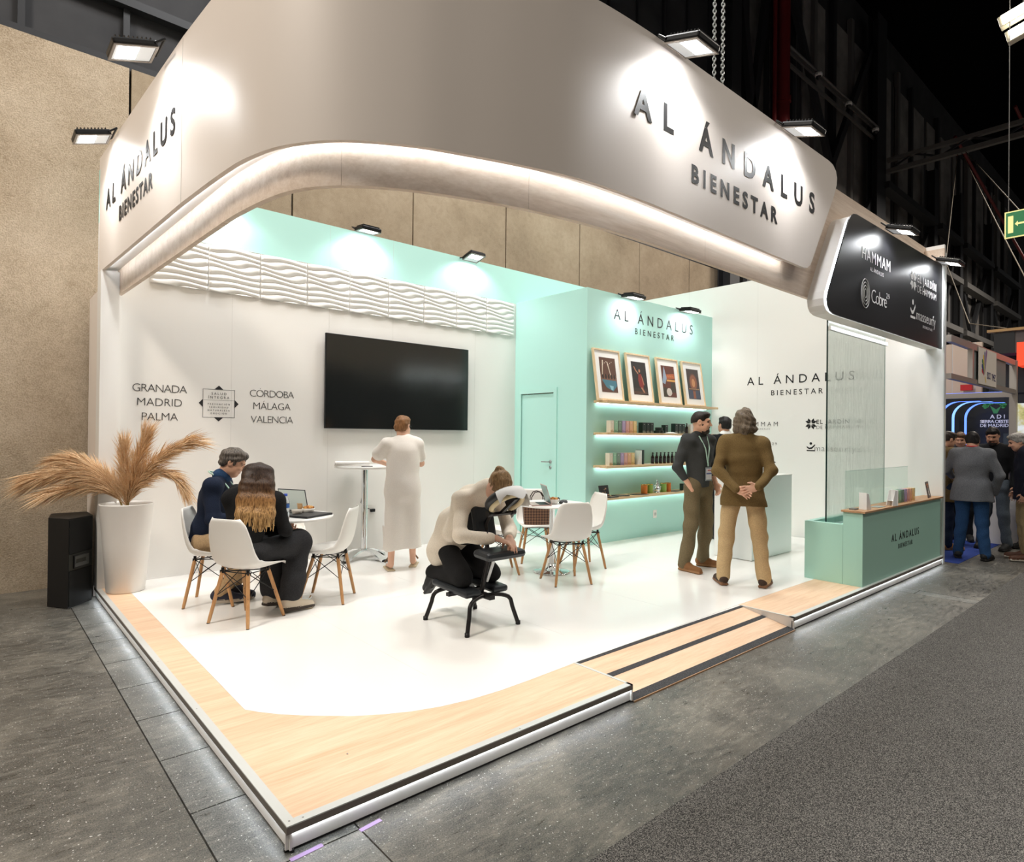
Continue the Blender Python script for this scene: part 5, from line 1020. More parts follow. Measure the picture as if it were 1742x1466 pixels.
# ---- clothes
def jacket(m, hem=.80, sleeve=1., loose=1., collar=True, name='jacket', flare=1., arm=1., noise=.004, waistcut=None, nf=22, extra=None, back=0.):
    def f(c):
        j, fat, s = c['j'], c['fat'], SDF(); k = loose*fat; up = j['chest']-j['pelvis']; up = up/np.linalg.norm(up)
        sh = j['chest']*.14; s.cone(j['shL']*.82+j['chest']*.18, j['shR']*.82+j['chest']*.18, .065*k**.5, None, .06)
        for q in 'LR': s.cone(j['neck']+(j['sh'+q]-j['neck'])*.22+(j['neck']-j['chest'])*.05, j['sh'+q]-(j['neck']-j['chest'])*.10, .048, .046, .05)
        s.cone(j['neck']*.72+j['chest']*.28, j['chest'], .085, .135*k, .06, 0, (0, 1, 0), .76); s.cone(j['chest'], j['waist'], .143*k, .128*k, .06, 0, (0, 1, 0), .74); s.cone(j['shL'], j['chest']*.5+j['waist']*.5+V(-.05, 0, 0), .06, .1*k, .06, 0, (0, 1, 0), .8); s.cone(j['shR'], j['chest']*.5+j['waist']*.5+V(.05, 0, 0), .06, .1*k, .06, 0, (0, 1, 0), .8)
        end = j['pelvis']+up*(hem-j['pelvis'][2])/max(up[2], .5) if hem else j['pelvis']
        s.cone(j['waist'], end, .128*k, .150*k*flare, .05, 0, (0, 1, 0), .74)
        for q in 'LR':
            w = j['el'+q]+(j['wr'+q]-j['el'+q])*min(1, max(0, sleeve*2-1)) if sleeve > .5 else j['sh'+q]+(j['el'+q]-j['sh'+q])*sleeve*2
            s.cone(j['sh'+q]*.95+j['el'+q]*.05-(j['neck']-j['chest'])*.05, j['el'+q] if sleeve > .5 else w, .057*arm*fat**.5, .051*arm*fat**.5, .045)
            if sleeve > .5: s.cone(j['el'+q], w, .053*arm*fat**.5, .041*arm*fat**.4, .025)
        if collar: s.cone(j['neck']+V(-.045, -.02, .0), j['neck']+V(.045, -.02, .0), .045, None, .02)
        if extra: extra(s, c)
        s.p.append(('h', -up, float(-up@end), None, None, .004, None, None, 1.))
        return sdf_obj(s, name, m, c['b'], c['h'], noise, nf, c['seed'])
    return f
def trousers(m, th=.088, kn=.066, an=.056, waist=.02, noise=.004, name='trousers', end=1., skirt=False):
    def f(c):
        j, fat, s = c['j'], c['fat'], SDF(); k = fat**.5
        s.cone(j['pelvis']+V(-.045*k, 0, waist), j['pelvis']+V(.045*k, 0, waist), .105*k, None, .04, 0, (0, 1, 0), .82); s.cone(j['hipL'], j['hipR'], .1*k, None, .04)
        for q in 'LR':
            a = j['kn'+q]+(j['an'+q]-j['kn'+q])*end; s.cone(j['hip'+q], j['kn'+q], th*k, kn*k**.5, .05 if q == 'L' else .02); s.cone(j['kn'+q], a, kn*k**.5, an, .03)
        return sdf_obj(s, name, m, c['b'], c['h'], noise, 26, c['seed']+5)
    return f
def shoes(m, msole, L_=.0, w_=.042, name='shoe'):
    def f(c):
        j = c['j']
        for q in 'LR':
            s = SDF(); a = j['an'+q].copy(); t = j['to'+q].copy(); d = t-a; d[2] = 0; d = unit(d); up = V(0, 0, 1); ax = unit(t-(a-V(0, 0, .055))); heel = a-V(0, 0, .048)-d*.035; side = np.cross(d, up)
            nrm = unit(np.cross(side, ax)) if abs(ax[2]) > .15 else up
            A = np.stack((side, np.cross(nrm, side), nrm), 1)
            s.cone(heel+nrm*.018, t+ax*.012+nrm*.004, .044, w_*.92, .02, 0); s.cone(a+nrm*.01, heel+nrm*.02+ax*.09, .046, .044, .03, 0); mid = (heel+t)/2
            s.box(mid-nrm*.020+ax*.008, V(.041, np.linalg.norm(t-heel)/2+.036, .013), A, .012, .004, 1)
            sdf_obj(s, name, [m, msole], c['b'], .007)
    return f
# ---- hair
def hair_short(m, vol=1.06, nape=-.055, front=.045, noise=.004, sides=1.):
    def f(c):
        s = SDF(); A, hc = c['A'], c['hc']; s.ell(hc+A@V(0, -.016, .036), V(.078*vol*sides, .098*vol, .092*vol), A, .02); s.ell(hc+A@V(0, -.05, -.02), V(.066, .055, .06)*vol, A, .03); s.ell(hc+A@V(0, .045, .095), V(.055, .045, .028)*vol, A, .03)
        s.ell(hc+A@V(0, .105, -.022), V(.115, .085, .085), A, .012, 0, True); s.ell(hc+A@V(.085, .005, -.055), V(.03, .05, .05), A, .01, 0, True); s.ell(hc+A@V(-.085, .005, -.055), V(.03, .05, .05), A, .01, 0, True)
        n = A@V(0, .25, -1); n = n/np.linalg.norm(n); s.cut(n, float(n@hc)-nape); return sdf_obj(s, 'hair', m, c['b'], min(c['h'], .006), noise, 70, c['seed']+9)
    return f
def hair_long(m, pts, rs, face=True, noise=.006, nf=60, vol=1.1, name='hair'):
    def f(c):
        s = SDF(); A, hc = c['A'], c['hc']; s.ell(hc+A@V(0, -.016, .032), V(.08, .1, .094)*vol, A, .02)
        for p, q in zip(pts, rs): s.chain([hc+A@V(*x) if len(x) == 3 else V(*x[1]) for x in p], q, .03)
        if face: s.ell(hc+A@V(0, .12, -.04), V(.09, .085, .11), A, .012, 0, True)
        return sdf_obj(s, name, m, c['b'], min(c['h'], .0065), noise, nf, c['seed']+11)
    return f
def strands(name, mats, c, curves, w_=.006):
    mb = MB()
    for mi, P in curves: mb.tube(P, [w_*.7]+[w_]*(len(P)-2)+[w_*.3], 5, mi, cap=False)
    return mb.build(name, mats, c['b'])
def hairmat(name, a, b, rough=.55, sc=90, axis=2):
    m = mat(name, a, rough, spec=.3); v = [sc]*3; v[axis] = sc*.12; setc(m, ramp(m, nz(m, 1., 4, .7, coords(m, tuple(v))), ((.35, a), (.65, b)))); return m
# ================================================================== the six people on the stand
JB = dict(pelvis=(0, 0, .97), elL=(-.25, -.10, 1.16), wrL=(-.085, -.215, .985), elR=(.25, -.10, 1.16), wrR=(.115, -.24, 1.01), shL=(-.178, -.01, 1.435), shR=(.178, -.01, 1.435), hipL=(-.095, 0, .93), hipR=(.095, 0, .93), knL=(-.155, .03, .51), knR=(.155, .03, .51), anL=(-.19, -.03, .09), anR=(.195, -.03, .09), toL=(-.235, .14, .03), toR=(.255, .13, .03), head=(0, .03, 1.65), neck=(0, -.015, 1.49))
M_brownj = cloth('olive_brown_wool', (112, 92, 58), .14, 160); M_khaki = cloth('khaki_cotton', (188, 162, 122), .08, 120)
def tails(s, c): j = c['j']; s.cone((-.07, -.02, .98), (-.085, -.03, .80), .12, .135, .05, 0, (0, 1, 0), .7); s.cone((.07, -.02, .98), (.085, -.03, .80), .12, .135, .05, 0, (0, 1, 0), .7)
H_grey = hairmat('grey_brown_hair', (78, 68, 58), (134, 120, 102))
def hair_nape(c):
    hair_long(H_grey, [[(0, -.06, .02), (0, -.085, -.07), (.0, -.08, -.14)], [(-.06, -.04, 0), (-.068, -.045, -.08), (-.055, -.05, -.14)], [(.06, -.04, 0), (.07, -.045, -.08), (.06, -.05, -.15)]], [[.075, .06, .03], [.05, .042, .02], [.05, .042, .02]], True, .006, 85, 1.1)(c)
def belt(m, z_, r, name='belt'):
    def f(c): pass
    return f
def seams_jacket(c):
    mb = MB(); mb.box((-.001, -.118, 1.0), (.001, -.112, 1.42)); return mb
brown = person('man in olive brown jacket and khaki trousers, hands clasped behind his back', (4.95, .84), 33, JB, 1.0, (226, 180, 154), (6, 0), hands=dict(R=dict(d=(-1, -.12, -.28), n=(.0, -1, .05), t=(-.15, 0, 1), curl=.12, spread=.22, thumb=.7), L=dict(d=(1, -.05, -.5), n=(0, -1, 0), t=(0, -.2, 1), curl=.6)), top=jacket(M_brownj, .80, 1., 1.18, True, 'jacket', 1.10, 1.06, .006, extra=tails, nf=26), bottom=trousers(M_khaki, .096, .076, .066, .0, .006), shoe=shoes(mat('dark_suede', (62, 46, 36), .9), mat('brown_sole', (124, 88, 62), .8)), hair=hair_nape, seed=3)
# man in grey
JG = dict(neck=(0, -.02, 1.485), elR=(.275, -.07, 1.15), wrR=(.165, .055, .90), elL=(-.25, -.05, 1.16), wrL=(-.22, .06, .96), anR=(.20, -.02, .09), toR=(.20, .17, .03), knR=(.15, .03, .51), anL=(-.17, -.08, .09), toL=(-.26, .07, .03), knL=(-.13, .0, .51), head=(0, .03, 1.645))
M_grey = cloth('charcoal_knit', (66, 68, 68), .12, 200); M_olive = cloth('olive_chino', (112, 100, 76), .1, 120); M_dkh = hairmat('dark_hair', (30, 26, 24), (58, 48, 42))
M_lan = mat('mint_lanyard', (188, 222, 206), .6)
def lanyard(pts, badge=None, bm=None):
    def f(c):
        t = MB()
        for P in pts:
            P = [Vector(p) for p in P]
            for a, b in zip(P[:-1], P[1:]): t.tube([a, b], .007, 6)
        t.build('lanyard', M_lan, c['b'])
        if badge:
            x, y, z_, rz_ = badge; T = TR((x, y, z_), rz=rz_); MB().box((-.05, -.003, -.075), (.05, .003, .075), 0, T, .003).build('badge_holder', mat('badge_clear', (150, 160, 166), .2), c['b']); MB().box((-.043, .003, -.06), (.043, .0045, .06), 0, T).build('badge_card', mat('badge_card', (226, 226, 232), .4), c['b'])
            m = MB(); m.box((-.043, .0045, -.002), (.043, .0052, .014), 0, T); m.build('badge_print', mat('badge_print', (92, 104, 160), .4), c['b'])
            m = MB(); m.box((-.035, .0045, .036), (.02, .0052, .046), 0, T); m.build('badge_print', mat('badge_print_red', (190, 90, 90), .4), c['b'])
    return f
def beard(c):
    s = SDF(); A, hc = c['A'], c['hc']; s.ell(hc+A@V(0, .036, -.078), V(.056, .056, .044), A, .03); s.ell(hc+A@V(0, .064, -.094), V(.032, .029, .028), A, .03); s.ell(hc+A@V(.05, .02, -.04), V(.019, .026, .045), A, .02); s.ell(hc+A@V(-.05, .02, -.04), V(.019, .026, .045), A, .02); s.cone(hc+A@V(-.024, .09, -.043), hc+A@V(.024, .09, -.043), .0085, None, .01)
    s.ell(hc+A@V(0, .100, -.060), V(.019, .016, .008), A, .004, 0, True); sdf_obj(s, 'beard', hairmat('dark_beard', (36, 30, 27), (74, 62, 54)), c['b'], .006, .003, 90, 2)
def grey_top(c):
    jacket(M_grey, .93, .74, 1.04, False, 'sweater', .98, 1.04, .007, nf=30)(c); s = SDF(); s.cone((-.03, .005, 1.50), (.03, .005, 1.50), .062, None, .02); sdf_obj(s, 'shirt_collar', cloth('dark_tee', (52, 54, 54), .1), c['b'], .008)
    lanyard([[(-.055, -.03, 1.53), (-.062, .06, 1.49), (-.04, .115, 1.36), (-.005, .122, 1.20)], [(.055, -.03, 1.53), (.062, .06, 1.49), (.03, .118, 1.36), (-.005, .122, 1.20)], [(-.055, -.03, 1.53), (0, -.065, 1.535), (.055, -.03, 1.53)], [(-.005, .125, 1.21), (-.005, .128, 1.16)]], (-.005, .135, 1.075, 0))(c)
grey = person('bearded man in charcoal sweater with mint lanyard and a hand in his pocket', (5.27, 1.55), -98, JG, 1.0, (220, 172, 144), (34, -4), hands=dict(R=dict(hide=True, d=(-.28, .1, -1), n=(-1, .3, 0), t=(0, 1, 0), curl=.2)), top=grey_top, bottom=trousers(M_olive, .098, .078, .068, .0, .007), shoe=shoes(mat('tan_suede', (128, 88, 54), .9), mat('tan_sole', (150, 112, 76), .8)), hair=hair_short(M_dkh, 1.02, .01, .04, .002), beard=beard, seed=5, brow=(34, 28, 24))
# man in black suit further back
def suit(c):
    jacket(cloth('black_suit', (26, 27, 30), .12), .80, 1., 1.05, True)(c); s = SDF(); s.cone((-.03, -.025, 1.525), (.03, -.025, 1.525), .058, None, .02); sdf_obj(s, 'shirt_collar', M_mat, c['b'], .008)
person('man in black suit with white collar standing behind the two talking men', (7.35, 2.42), 55, None, 1.0, (206, 158, 132), (10, 0), top=suit, bottom=trousers(cloth('black_suit', (26, 27, 30), .12)), shoe=shoes(M_black, M_black), hair=hair_short(hairmat('black_hair', (18, 17, 18), (40, 36, 34)), 1.05, -.03, .04, .004), h=.011, seed=6)
# woman in the white dress
JW = dict(pelvis=(0, 0, .95), waist=(.0, .02, 1.10), chest=(0, .05, 1.33), neck=(0, .06, 1.49), head=(.01, .10, 1.61), shL=(-.175, .05, 1.435), shR=(.175, .05, 1.435), elL=(-.29, .16, 1.24), wrL=(-.10, .36, 1.17), elR=(.24, .14, 1.19), wrR=(.10, .36, 1.16), anL=(-.13, .0, .09), toL=(-.13, .19, .03), anR=(.15, .12, .09), toR=(.22, .29, .03), knL=(-.11, .04, .5), knR=(.12, .08, .5))
M_dress = cloth('white_muslin', (236, 230, 222), .03, 180)
def dress(c):
    s = SDF(); j = c['j']; s.cone(j['shL']*.8+j['chest']*.2, j['shR']*.8+j['chest']*.2, .07, None, .05); [s.cone(j['neck']+(j['sh'+q]-j['neck'])*.3, j['sh'+q]-V(0, 0, .02), .045, .05, .05) for q in 'LR']; s.cone(j['neck']*.6+j['chest']*.4, j['chest'], .1, .15, .06, 0, (0, 1, 0), .8); s.cone((-.05, .045, 1.33), (-.055, .01, .9), .125, .135, .06); s.cone((.05, .045, 1.33), (.055, .01, .9), .125, .135, .06)
    s.cone((-.07, .01, .95), (-.08, .02, .22), .13, .125, .06); s.cone((.07, .01, .95), (.09, .05, .24), .13, .125, .06)
    for q in 'LR': s.cone(j['sh'+q]-V(0, 0, .03), j['sh'+q]*.35+j['el'+q]*.65, .062, .075, .05)
    s.cone((-.215, .04, .5), (-.16, .06, .2), .01, .06, .012); s.cut((0.08, 0, -1), -.24)
    sdf_obj(s, 'dress', M_dress, c['b'], .0085, .009, 19, 4)
def specs(c):
    A, hc = c['A'], c['hc']; mb = MB(); L_ = lambda x, y, z: Vector(hc+A@V(x, y, z))
    for q in (-1, 1): mb.tube([L_(q*.032+.022*math.cos(a), .1, .012+.018*math.sin(a)) for a in [2*math.pi*k/12 for k in range(13)]], .0022, 5); mb.tube([L_(q*.054, .098, .016), L_(q*.082, .02, .012), L_(q*.08, -.01, .004)], .0022, 5)
    mb.tube([L_(-.01, .1, .015), L_(.01, .1, .015)], .0022, 5); mb.build('glasses', M_black, c['b'])
def sandals(c):
    j = c['j']
    for q in 'LR':
        a, t = j['an'+q], j['to'+q]; d = unit((t-a)*V(1, 1, 0)); ang = math.atan2(d[1], d[0]); mid = (a-d*.03+t+d*.02)/2; MB().box((-.135, -.043, 0), (.135, .043, .016), 0, TR((mid[0], mid[1], .0), rz=ang), .008).build('sandal_sole', mat('sandal_sole', (206, 190, 160), .7), c['b'])
        MB().tube([tuple(mid+V(-d[1], d[0], 0)*.045+V(0, 0, .015)+d*.02), tuple(mid+V(0, 0, .068)+d*.045), tuple(mid-V(-d[1], d[0], 0)*.045+V(0, 0, .015)+d*.02)], .011, 6).build('sandal_strap', mat('sandal_strap', (120, 96, 70), .6), c['b'])
person('woman in long white dress leaning on the tall table, seen from behind', (2.66, 3.56), 72, JW, .97, (228, 182, 156), (-42, -6), hands=dict(L=dict(curl=.5, n=(0, 0, -1)), R=dict(curl=.5, n=(0, 0, -1))), top=dress, shoe=sandals, hair=lambda c: (hair_short(hairmat('chestnut_hair', (96, 64, 38), (150, 108, 70)), 1.06, -.04, .05, .004)(c), specs(c)), seed=8)
# man in navy sitting
JM = dict(pelvis=(0, -.06, .535), waist=(0, -.035, .68), chest=(0, .02, .90), neck=(0, .075, 1.075), head=(0, .165, 1.215), shL=(-.195, .05, 1.03), shR=(.195, .05, 1.03), elL=(-.26, .10, .76), wrL=(-.10, .32, .74), elR=(.27, .08, .75), wrR=(.10, .31, .73), hipL=(-.095, -.03, .53), hipR=(.095, -.03, .53), knL=(-.14, .40, .52), knR=(.15, .40, .52), anL=(-.08, .16, .12), anR=(.10, .10, .11), toL=(-.05, .31, .04), toR=(.06, .27, .035))
M_navy = cloth('navy_wool', (30, 38, 56), .16, 180)
def navy_top(c):
    jacket(M_navy, .52, 1., 1.08, False, 'sweater', 1.02, 1.08, .007, nf=28)(c); s = SDF(); s.cone((-.035, .07, 1.105), (.035, .07, 1.105), .062, None, .02); s.cone((-.03, .10, 1.09), (.03, .10, 1.09), .055, None, .02); sdf_obj(s, 'shirt_collar', cloth('blue_shirt', (44, 70, 104), .12), c['b'], .007)
    lanyard([[(.066, .0, 1.13), (.092, .09, 1.085), (.092, .155, 1.0), (.07, .19, .92), (.04, .205, .84)], [(-.066, .0, 1.13), (-.092, .09, 1.085), (-.08, .17, .99), (.04, .205, .84)], [(-.066, .0, 1.13), (0, -.03, 1.14), (.066, .0, 1.13)]])(c)
person('man in navy sweater with mint lanyard sitting and looking down', (.69, 3.49), math.degrees(math.atan2(-.49, .87)), JM, 1.0, (224, 176, 148), (4, -26), hands=dict(L=dict(d=(.5, .6, 0), n=(0, 0, 1), t=(-.5, .5, 0), curl=.8), R=dict(d=(-.5, .6, 0), n=(0, 0, 1), t=(.5, .5, 0), curl=.8)), top=navy_top, bottom=trousers(cloth('beige_chino', (180, 152, 116), .1), .09, .07, .058, .02, .005), shoe=shoes(mat('navy_shoe', (44, 46, 60), .8), mat('grey_sole', (176, 164, 148), .7)), hair=hair_short(hairmat('salt_pepper_hair', (48, 43, 40), (120, 112, 104)), 1.08, -.045, .05, .006), seed=10, brow=(60, 50, 44))
# woman with long ombre hair sitting
JS = dict(pelvis=(0, -.04, .535), waist=(-.01, -.01, .68), chest=(-.005, .045, .87), neck=(-.005, .085, 1.01), head=(-.025, .135, 1.115), shL=(-.165, -.015, .965), shR=(.15, .145, .945), elL=(-.27, .14, .73), wrL=(-.08, .40, .66), elR=(.22, .18, .70), wrR=(.06, .38, .64), hipL=(-.09, 0, .53), hipR=(.09, 0, .53), knL=(-.08, .42, .55), knR=(.15, .43, .56), anL=(-.03, .30, .12), anR=(.17, .30, .11), toL=(-.03, .46, .03), toR=(.24, .45, .03))
M_blk = cloth('black_knit', (30, 30, 31), .2, 150); M_blk2 = cloth('charcoal_trouser', (48, 48, 50), .15, 120)
def drape(s, c): s.cone((-.22, .12, .98), (-.27, .18, .72), .075, .085, .05); s.cone((-.1, .06, .98), (-.16, .05, .70), .08, .09, .05)
M_hr = mat('ombre_hair', (110, 76, 46), .5, spec=.35)
_tc = coords(M_hr, (1, 1, 1)); _sx = M_hr.node_tree.nodes.new('ShaderNodeSeparateXYZ'); M_hr.node_tree.links.new(_tc, _sx.inputs[0]); _gr = maprange(M_hr, _sx.outputs['Z'], 1.20, .78, 0, 1); _st = nz(M_hr, 1, 4, .7, coords(M_hr, (120, 120, 9)))
setc(M_hr, mix(M_hr, 1., ramp(M_hr, _gr, ((.05, (62, 46, 38)), (.40, (92, 66, 46)), (.60, (176, 130, 82)), (1., (222, 182, 126)))), ramp(M_hr, _st, ((.38, (150, 140, 130)), (.6, (255, 255, 250)))), 'MULTIPLY'))
def hair_ombre(c):
    A, hc = c['A'], c['hc']; RT = rotz(R(36)); W = lambda x, d, z: (RT@V(x, -d, 0)+hc)*V(1, 1, 0)+V(0, 0, z); s = SDF(); s.ell(hc+A@V(0, -.014, .03), V(.083, .104, .096), A, .02)
    for x, zb, w_ in ((-.065, .80, .042), (-.02, .745, .046), (.03, .75, .046), (.075, .79, .04)):
        s.chain([hc+A@V(x*.9, -.05, .03), W(x*1.1, .10, hc[2]-.06), W(x*1.4, .15, hc[2]-.17), W(x*1.5, .19, hc[2]-.27), W(x*1.5, .215, zb-.03)], [.062, .055, w_+.008, w_, .02], .03)
    s.ell(hc+A@V(0, .13, -.05), V(.08, .085, .11), A, .012, 0, True); sdf_obj(s, 'hair', M_hr, c['b'], .006, .0025, 60, 3)
    cv = []
    for k in range(46):
        x = -.1+.2*k/45; ph = random.uniform(0, 6.3); P = []
        for i in range(11):
            t = i/10; dd = float(np.interp(t, [0, .25, .55, .8, 1], [.115, .155, .20, .235, .245]))-.045*abs(x/.1)**2*(1-.4*t); zz = hc[2]+.04-t*(.42+.03*math.sin(k*1.7)); P.append(tuple(W(x*(.8+.75*t)+.014*t*math.sin(ph+9*t), dd+.007*math.sin(ph+7*t), zz)))
        cv.append((0, P))
    strands('hair_strands', M_hr, c, cv, .0065)
person('woman with long ombre hair in black, sitting with her back to the camera', (.755, 2.77), math.degrees(math.atan2(.47, .88)), JS, 1.0, (214, 164, 138), (36, -20), 4, hands=dict(L=dict(d=(.5, .5, 0), n=(0, 0, 1), t=(-.5, .5, 0), curl=.7), R=dict(d=(-.3, .7, 0), n=(0, 0, 1), t=(.5, .5, 0), curl=.7)), fat=.94, top=jacket(M_blk, .52, 1., 1.08, True, 'cardigan', 1.0, 1.05, .006, extra=drape), bottom=trousers(M_blk2, .105, .10, .095, .02, .008, end=.86), shoe=shoes(mat('beige_trainer', (206, 192, 172), .7), mat('dark_sole', (70, 62, 56), .8)), hair=hair_ombre, seed=12)
# woman bent over the massage chair: faces -Y
JK = dict(pelvis=(0, -.19, .60), waist=(0, -.11, .76), chest=(0, .065, .95), neck=(0, .24, 1.06), head=(0, .385, 1.10), shL=(-.175, .16, .99), shR=(.175, .16, .99), elL=(-.245, .24, .72), wrL=(-.10, .40, .70), elR=(.25, .24, .73), wrR=(.03, .40, .71), hipL=(-.09, -.16, .57), hipR=(.09, -.16, .57), knL=(-.14, .13, .385), knR=(.14, .13, .385), anL=(-.14, -.27, .36), anR=(.14, -.27, .36), toL=(-.14, -.35, .22), toR=(.14, -.35, .22))
M_cream = cloth('cream_linen', (226, 216, 200), .05, 140); M_blkt = cloth('black_trouser', (30, 30, 31), .12, 140)
H_blond = hairmat('dark_blond_hair', (104, 80, 54), (168, 136, 98))
def bun(c):
    A, hc = c['A'], c['hc']; s = SDF(); s.ell(hc+A@V(0, -.016, .03), V(.082, .102, .096), A, .02); s.ell(hc+A@V(0, -.10, .075), V(.036, .032, .034), A, .02); s.ell(hc+A@V(0, .12, -.04), V(.09, .085, .1), A, .012, 0, True); sdf_obj(s, 'hair', H_blond, c['b'], .006, .004, 80, 5)
def massage_top(c):
    def tail(s, c): s.cone((-.05, -.12, .78), (-.075, -.22, .53), .125, .14, .05); s.cone((.05, -.12, .78), (.075, -.22, .53), .125, .14, .05); s.cone((-.13, .08, .95), (-.15, -.02, .70), .05, .06, .04); s.cone((.13, .08, .95), (.15, -.02, .70), .05, .06, .04); s.cone((0, .17, 1.02), (0, .265, 1.085), .075, .066, .04)
    jacket(M_cream, .44, .92, .96, True, 'blazer', 1., 1.04, .006, extra=tail, nf=28)(c)
    s = SDF(); s.cone((0, .12, .92), (0, -.04, .70), .10, .11, .05, 0, (0, 1, .8), .8); sdf_obj(s, 'black_top', M_blkt, c['b'], .009)
    MB().tube([tuple(V(.085, .36, .722)+V(.034*math.cos(a)*.5, .02*math.cos(a), .033*math.sin(a))) for a in [2*math.pi*k/12 for k in range(13)]], .007, 6).build('bracelet', M_black, c['b'])
person('woman in cream blazer kneeling on the massage chair with her face in the cradle', (2.10, 1.66), -90, JK, 1.0, (230, 186, 162), (0, -58), hands=dict(R=dict(d=(-.75, .6, -.35), n=(0, .2, -1), t=(-.5, -.6, .0), curl=.6), L=dict(d=(.35, .7, -.5), n=(0, 0, -1), t=(.7, -.3, 0), curl=.65)), top=massage_top, bottom=trousers(M_blkt, .098, .075, .06, .02, .004), shoe=shoes(mat('black_shoe', (28, 28, 28), .7), M_black), hair=bun, fat=.97, seed=14)
# ------------------------------------------------------------------ neighbouring stand at the end of the aisle
M_fr = mat('frame_aluminium', (170, 164, 158), .4, .5); M_panelw = mat('pale_birch_wall', (206, 186, 166), .6); M_dark = mat('booth_black', (22, 25, 26), .5)
nf_ = thing('booth_frame', 'grey aluminium frame of the neighbouring stand behind the right wall', 'frame', (8.62, 0, 0))
box('top_rail', (0, -.03, 2.86), (3.95, .03, 2.95), M_fr, nf_); box('lower_rail', (0, -.03, 2.38), (3.9, .03, 2.45), M_fr, nf_); box('corner_post', (3.86, -.04, .0), (3.96, .06, 2.95), M_fr, nf_); box('cross_beam', (3.86, .06, 2.33), (3.96, 3.4, 2.42), M_fr, nf_); box('mid_post', (1.05, -.03, 2.45), (1.13, .03, 2.86), M_fr, nf_); box('grey_panel', (1.13, -.01, 2.45), (3.2, .01, 2.86), mat('booth_grey_panel', (128, 134, 134), .6), nf_)
for z in (2.5, 2.62, 2.74): box('slat', (1.0, .9, z), (1.06, 3.2, z+.05), M_fr, nf_)
bn = thing('hanging_banner', 'white banner with a rainbow feather fan hanging on the grey booth frame', 'banner', (9.95, -.036, 2.40)); box('cloth', (0, -.003, 0), (1.08, 0, .53), mat('banner_white', (222, 214, 204), .8), bn)
fan = ((186, 44, 52), (32, 62, 140), (44, 122, 62), (232, 196, 60), (52, 72, 140), (120, 70, 140))
for k, c in enumerate(fan):
    a = R(150-24*k*.62); d = Vector((math.cos(a), 0, math.sin(a))); e = Vector((-d.z, 0, d.x)); L_ = .18+.045*k; b0 = Vector((.36, -.004, .11)); MB().add([b0+d*.04, b0+d*L_-e*.035, b0+d*(L_+.03), b0+d*L_+e*.03], [(0, 1, 2, 3)]).build('feather', mat('fan%d' % k, c, .6), bn)
MB().add([(.36, -.004, .11), (.42, -.004, .02), (.44, -.004, .05), (.38, -.004, .13)], [(0, 1, 2, 3)]).build('feather', mat('fan3', fan[3], .6), bn)
letters('lettering', 'SICO', (.5, -.003, .10), (1, 0, 0), (0, 0, 1), .22, .1, mat('banner_blue', (70, 80, 120), .6), bn); letters('lettering', 'TMEZ', (.78, -.003, .09), (1, 0, 0), (0, 0, 1), .25, .1, mat('banner_blue', (70, 80, 120), .6), bn)
# booth back wall facing the aisle
bw = thing('wall_booth', 'dark booth wall', 'wall'); del bw['label'], bw['category']; bw['kind'] = 'structure'
box('board', (14.6, -.2, 0), (14.7, 5.2, 2.52), M_dark, bw); box('pale_upper_board', (14.7, .9, 2.4), (14.8, 5.3, 3.6), M_panelw, bw); box('black_header', (14.55, -3, 2.52), (14.7, .75, 3.3), M_dark, bw); box('side_board', (12.6, 1.75, 0), (14.6, 1.85, 2.52), M_dark, bw)
for k in range(5): box('board_seam', (14.69, 1.0+.4*k, 2.52), (14.7, 1.01+.4*k, 3.6), M_seam, bw)
DNX = (0, -1, 0)
letters('lettering', 'ADI', (14.6, .74, 2.02), DNX, (0, 0, 1), .24, .075, M_inkw, bw, offset=.02); letters('lettering', 'SIERRA OESTE', (14.6, .90, 1.93), DNX, (0, 0, 1), .46, .06, M_inkw, bw, offset=.02); letters('lettering', 'DE MADRID', (14.6, .90, 1.85), DNX, (0, 0, 1), .46, .06, M_inkw, bw, offset=.02)
tr = MB()
for k in range(26): a = 2*math.pi*k/26; r_ = .12+.05*((k*7) % 3)/2; cx, cz = .66-math.cos(a)*r_*1.1, 2.24+abs(math.sin(a))*r_*.75; tr.add([(14.597, cx+.03*math.cos(q), cz+.022*math.sin(q)) for q in [2*math.pi*i/6 for i in range(6)]], [tuple(range(6))])
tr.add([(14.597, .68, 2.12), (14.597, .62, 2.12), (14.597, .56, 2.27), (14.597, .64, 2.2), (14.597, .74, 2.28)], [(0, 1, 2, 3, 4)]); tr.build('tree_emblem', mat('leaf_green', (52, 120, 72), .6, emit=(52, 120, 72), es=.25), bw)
M_neon = mat('arch_light', (120, 150, 255), .4, emit=(90, 130, 255), es=2.2); M_neon2 = mat('arch_light_pale', (150, 190, 255), .4, emit=(130, 180, 255), es=1.6)
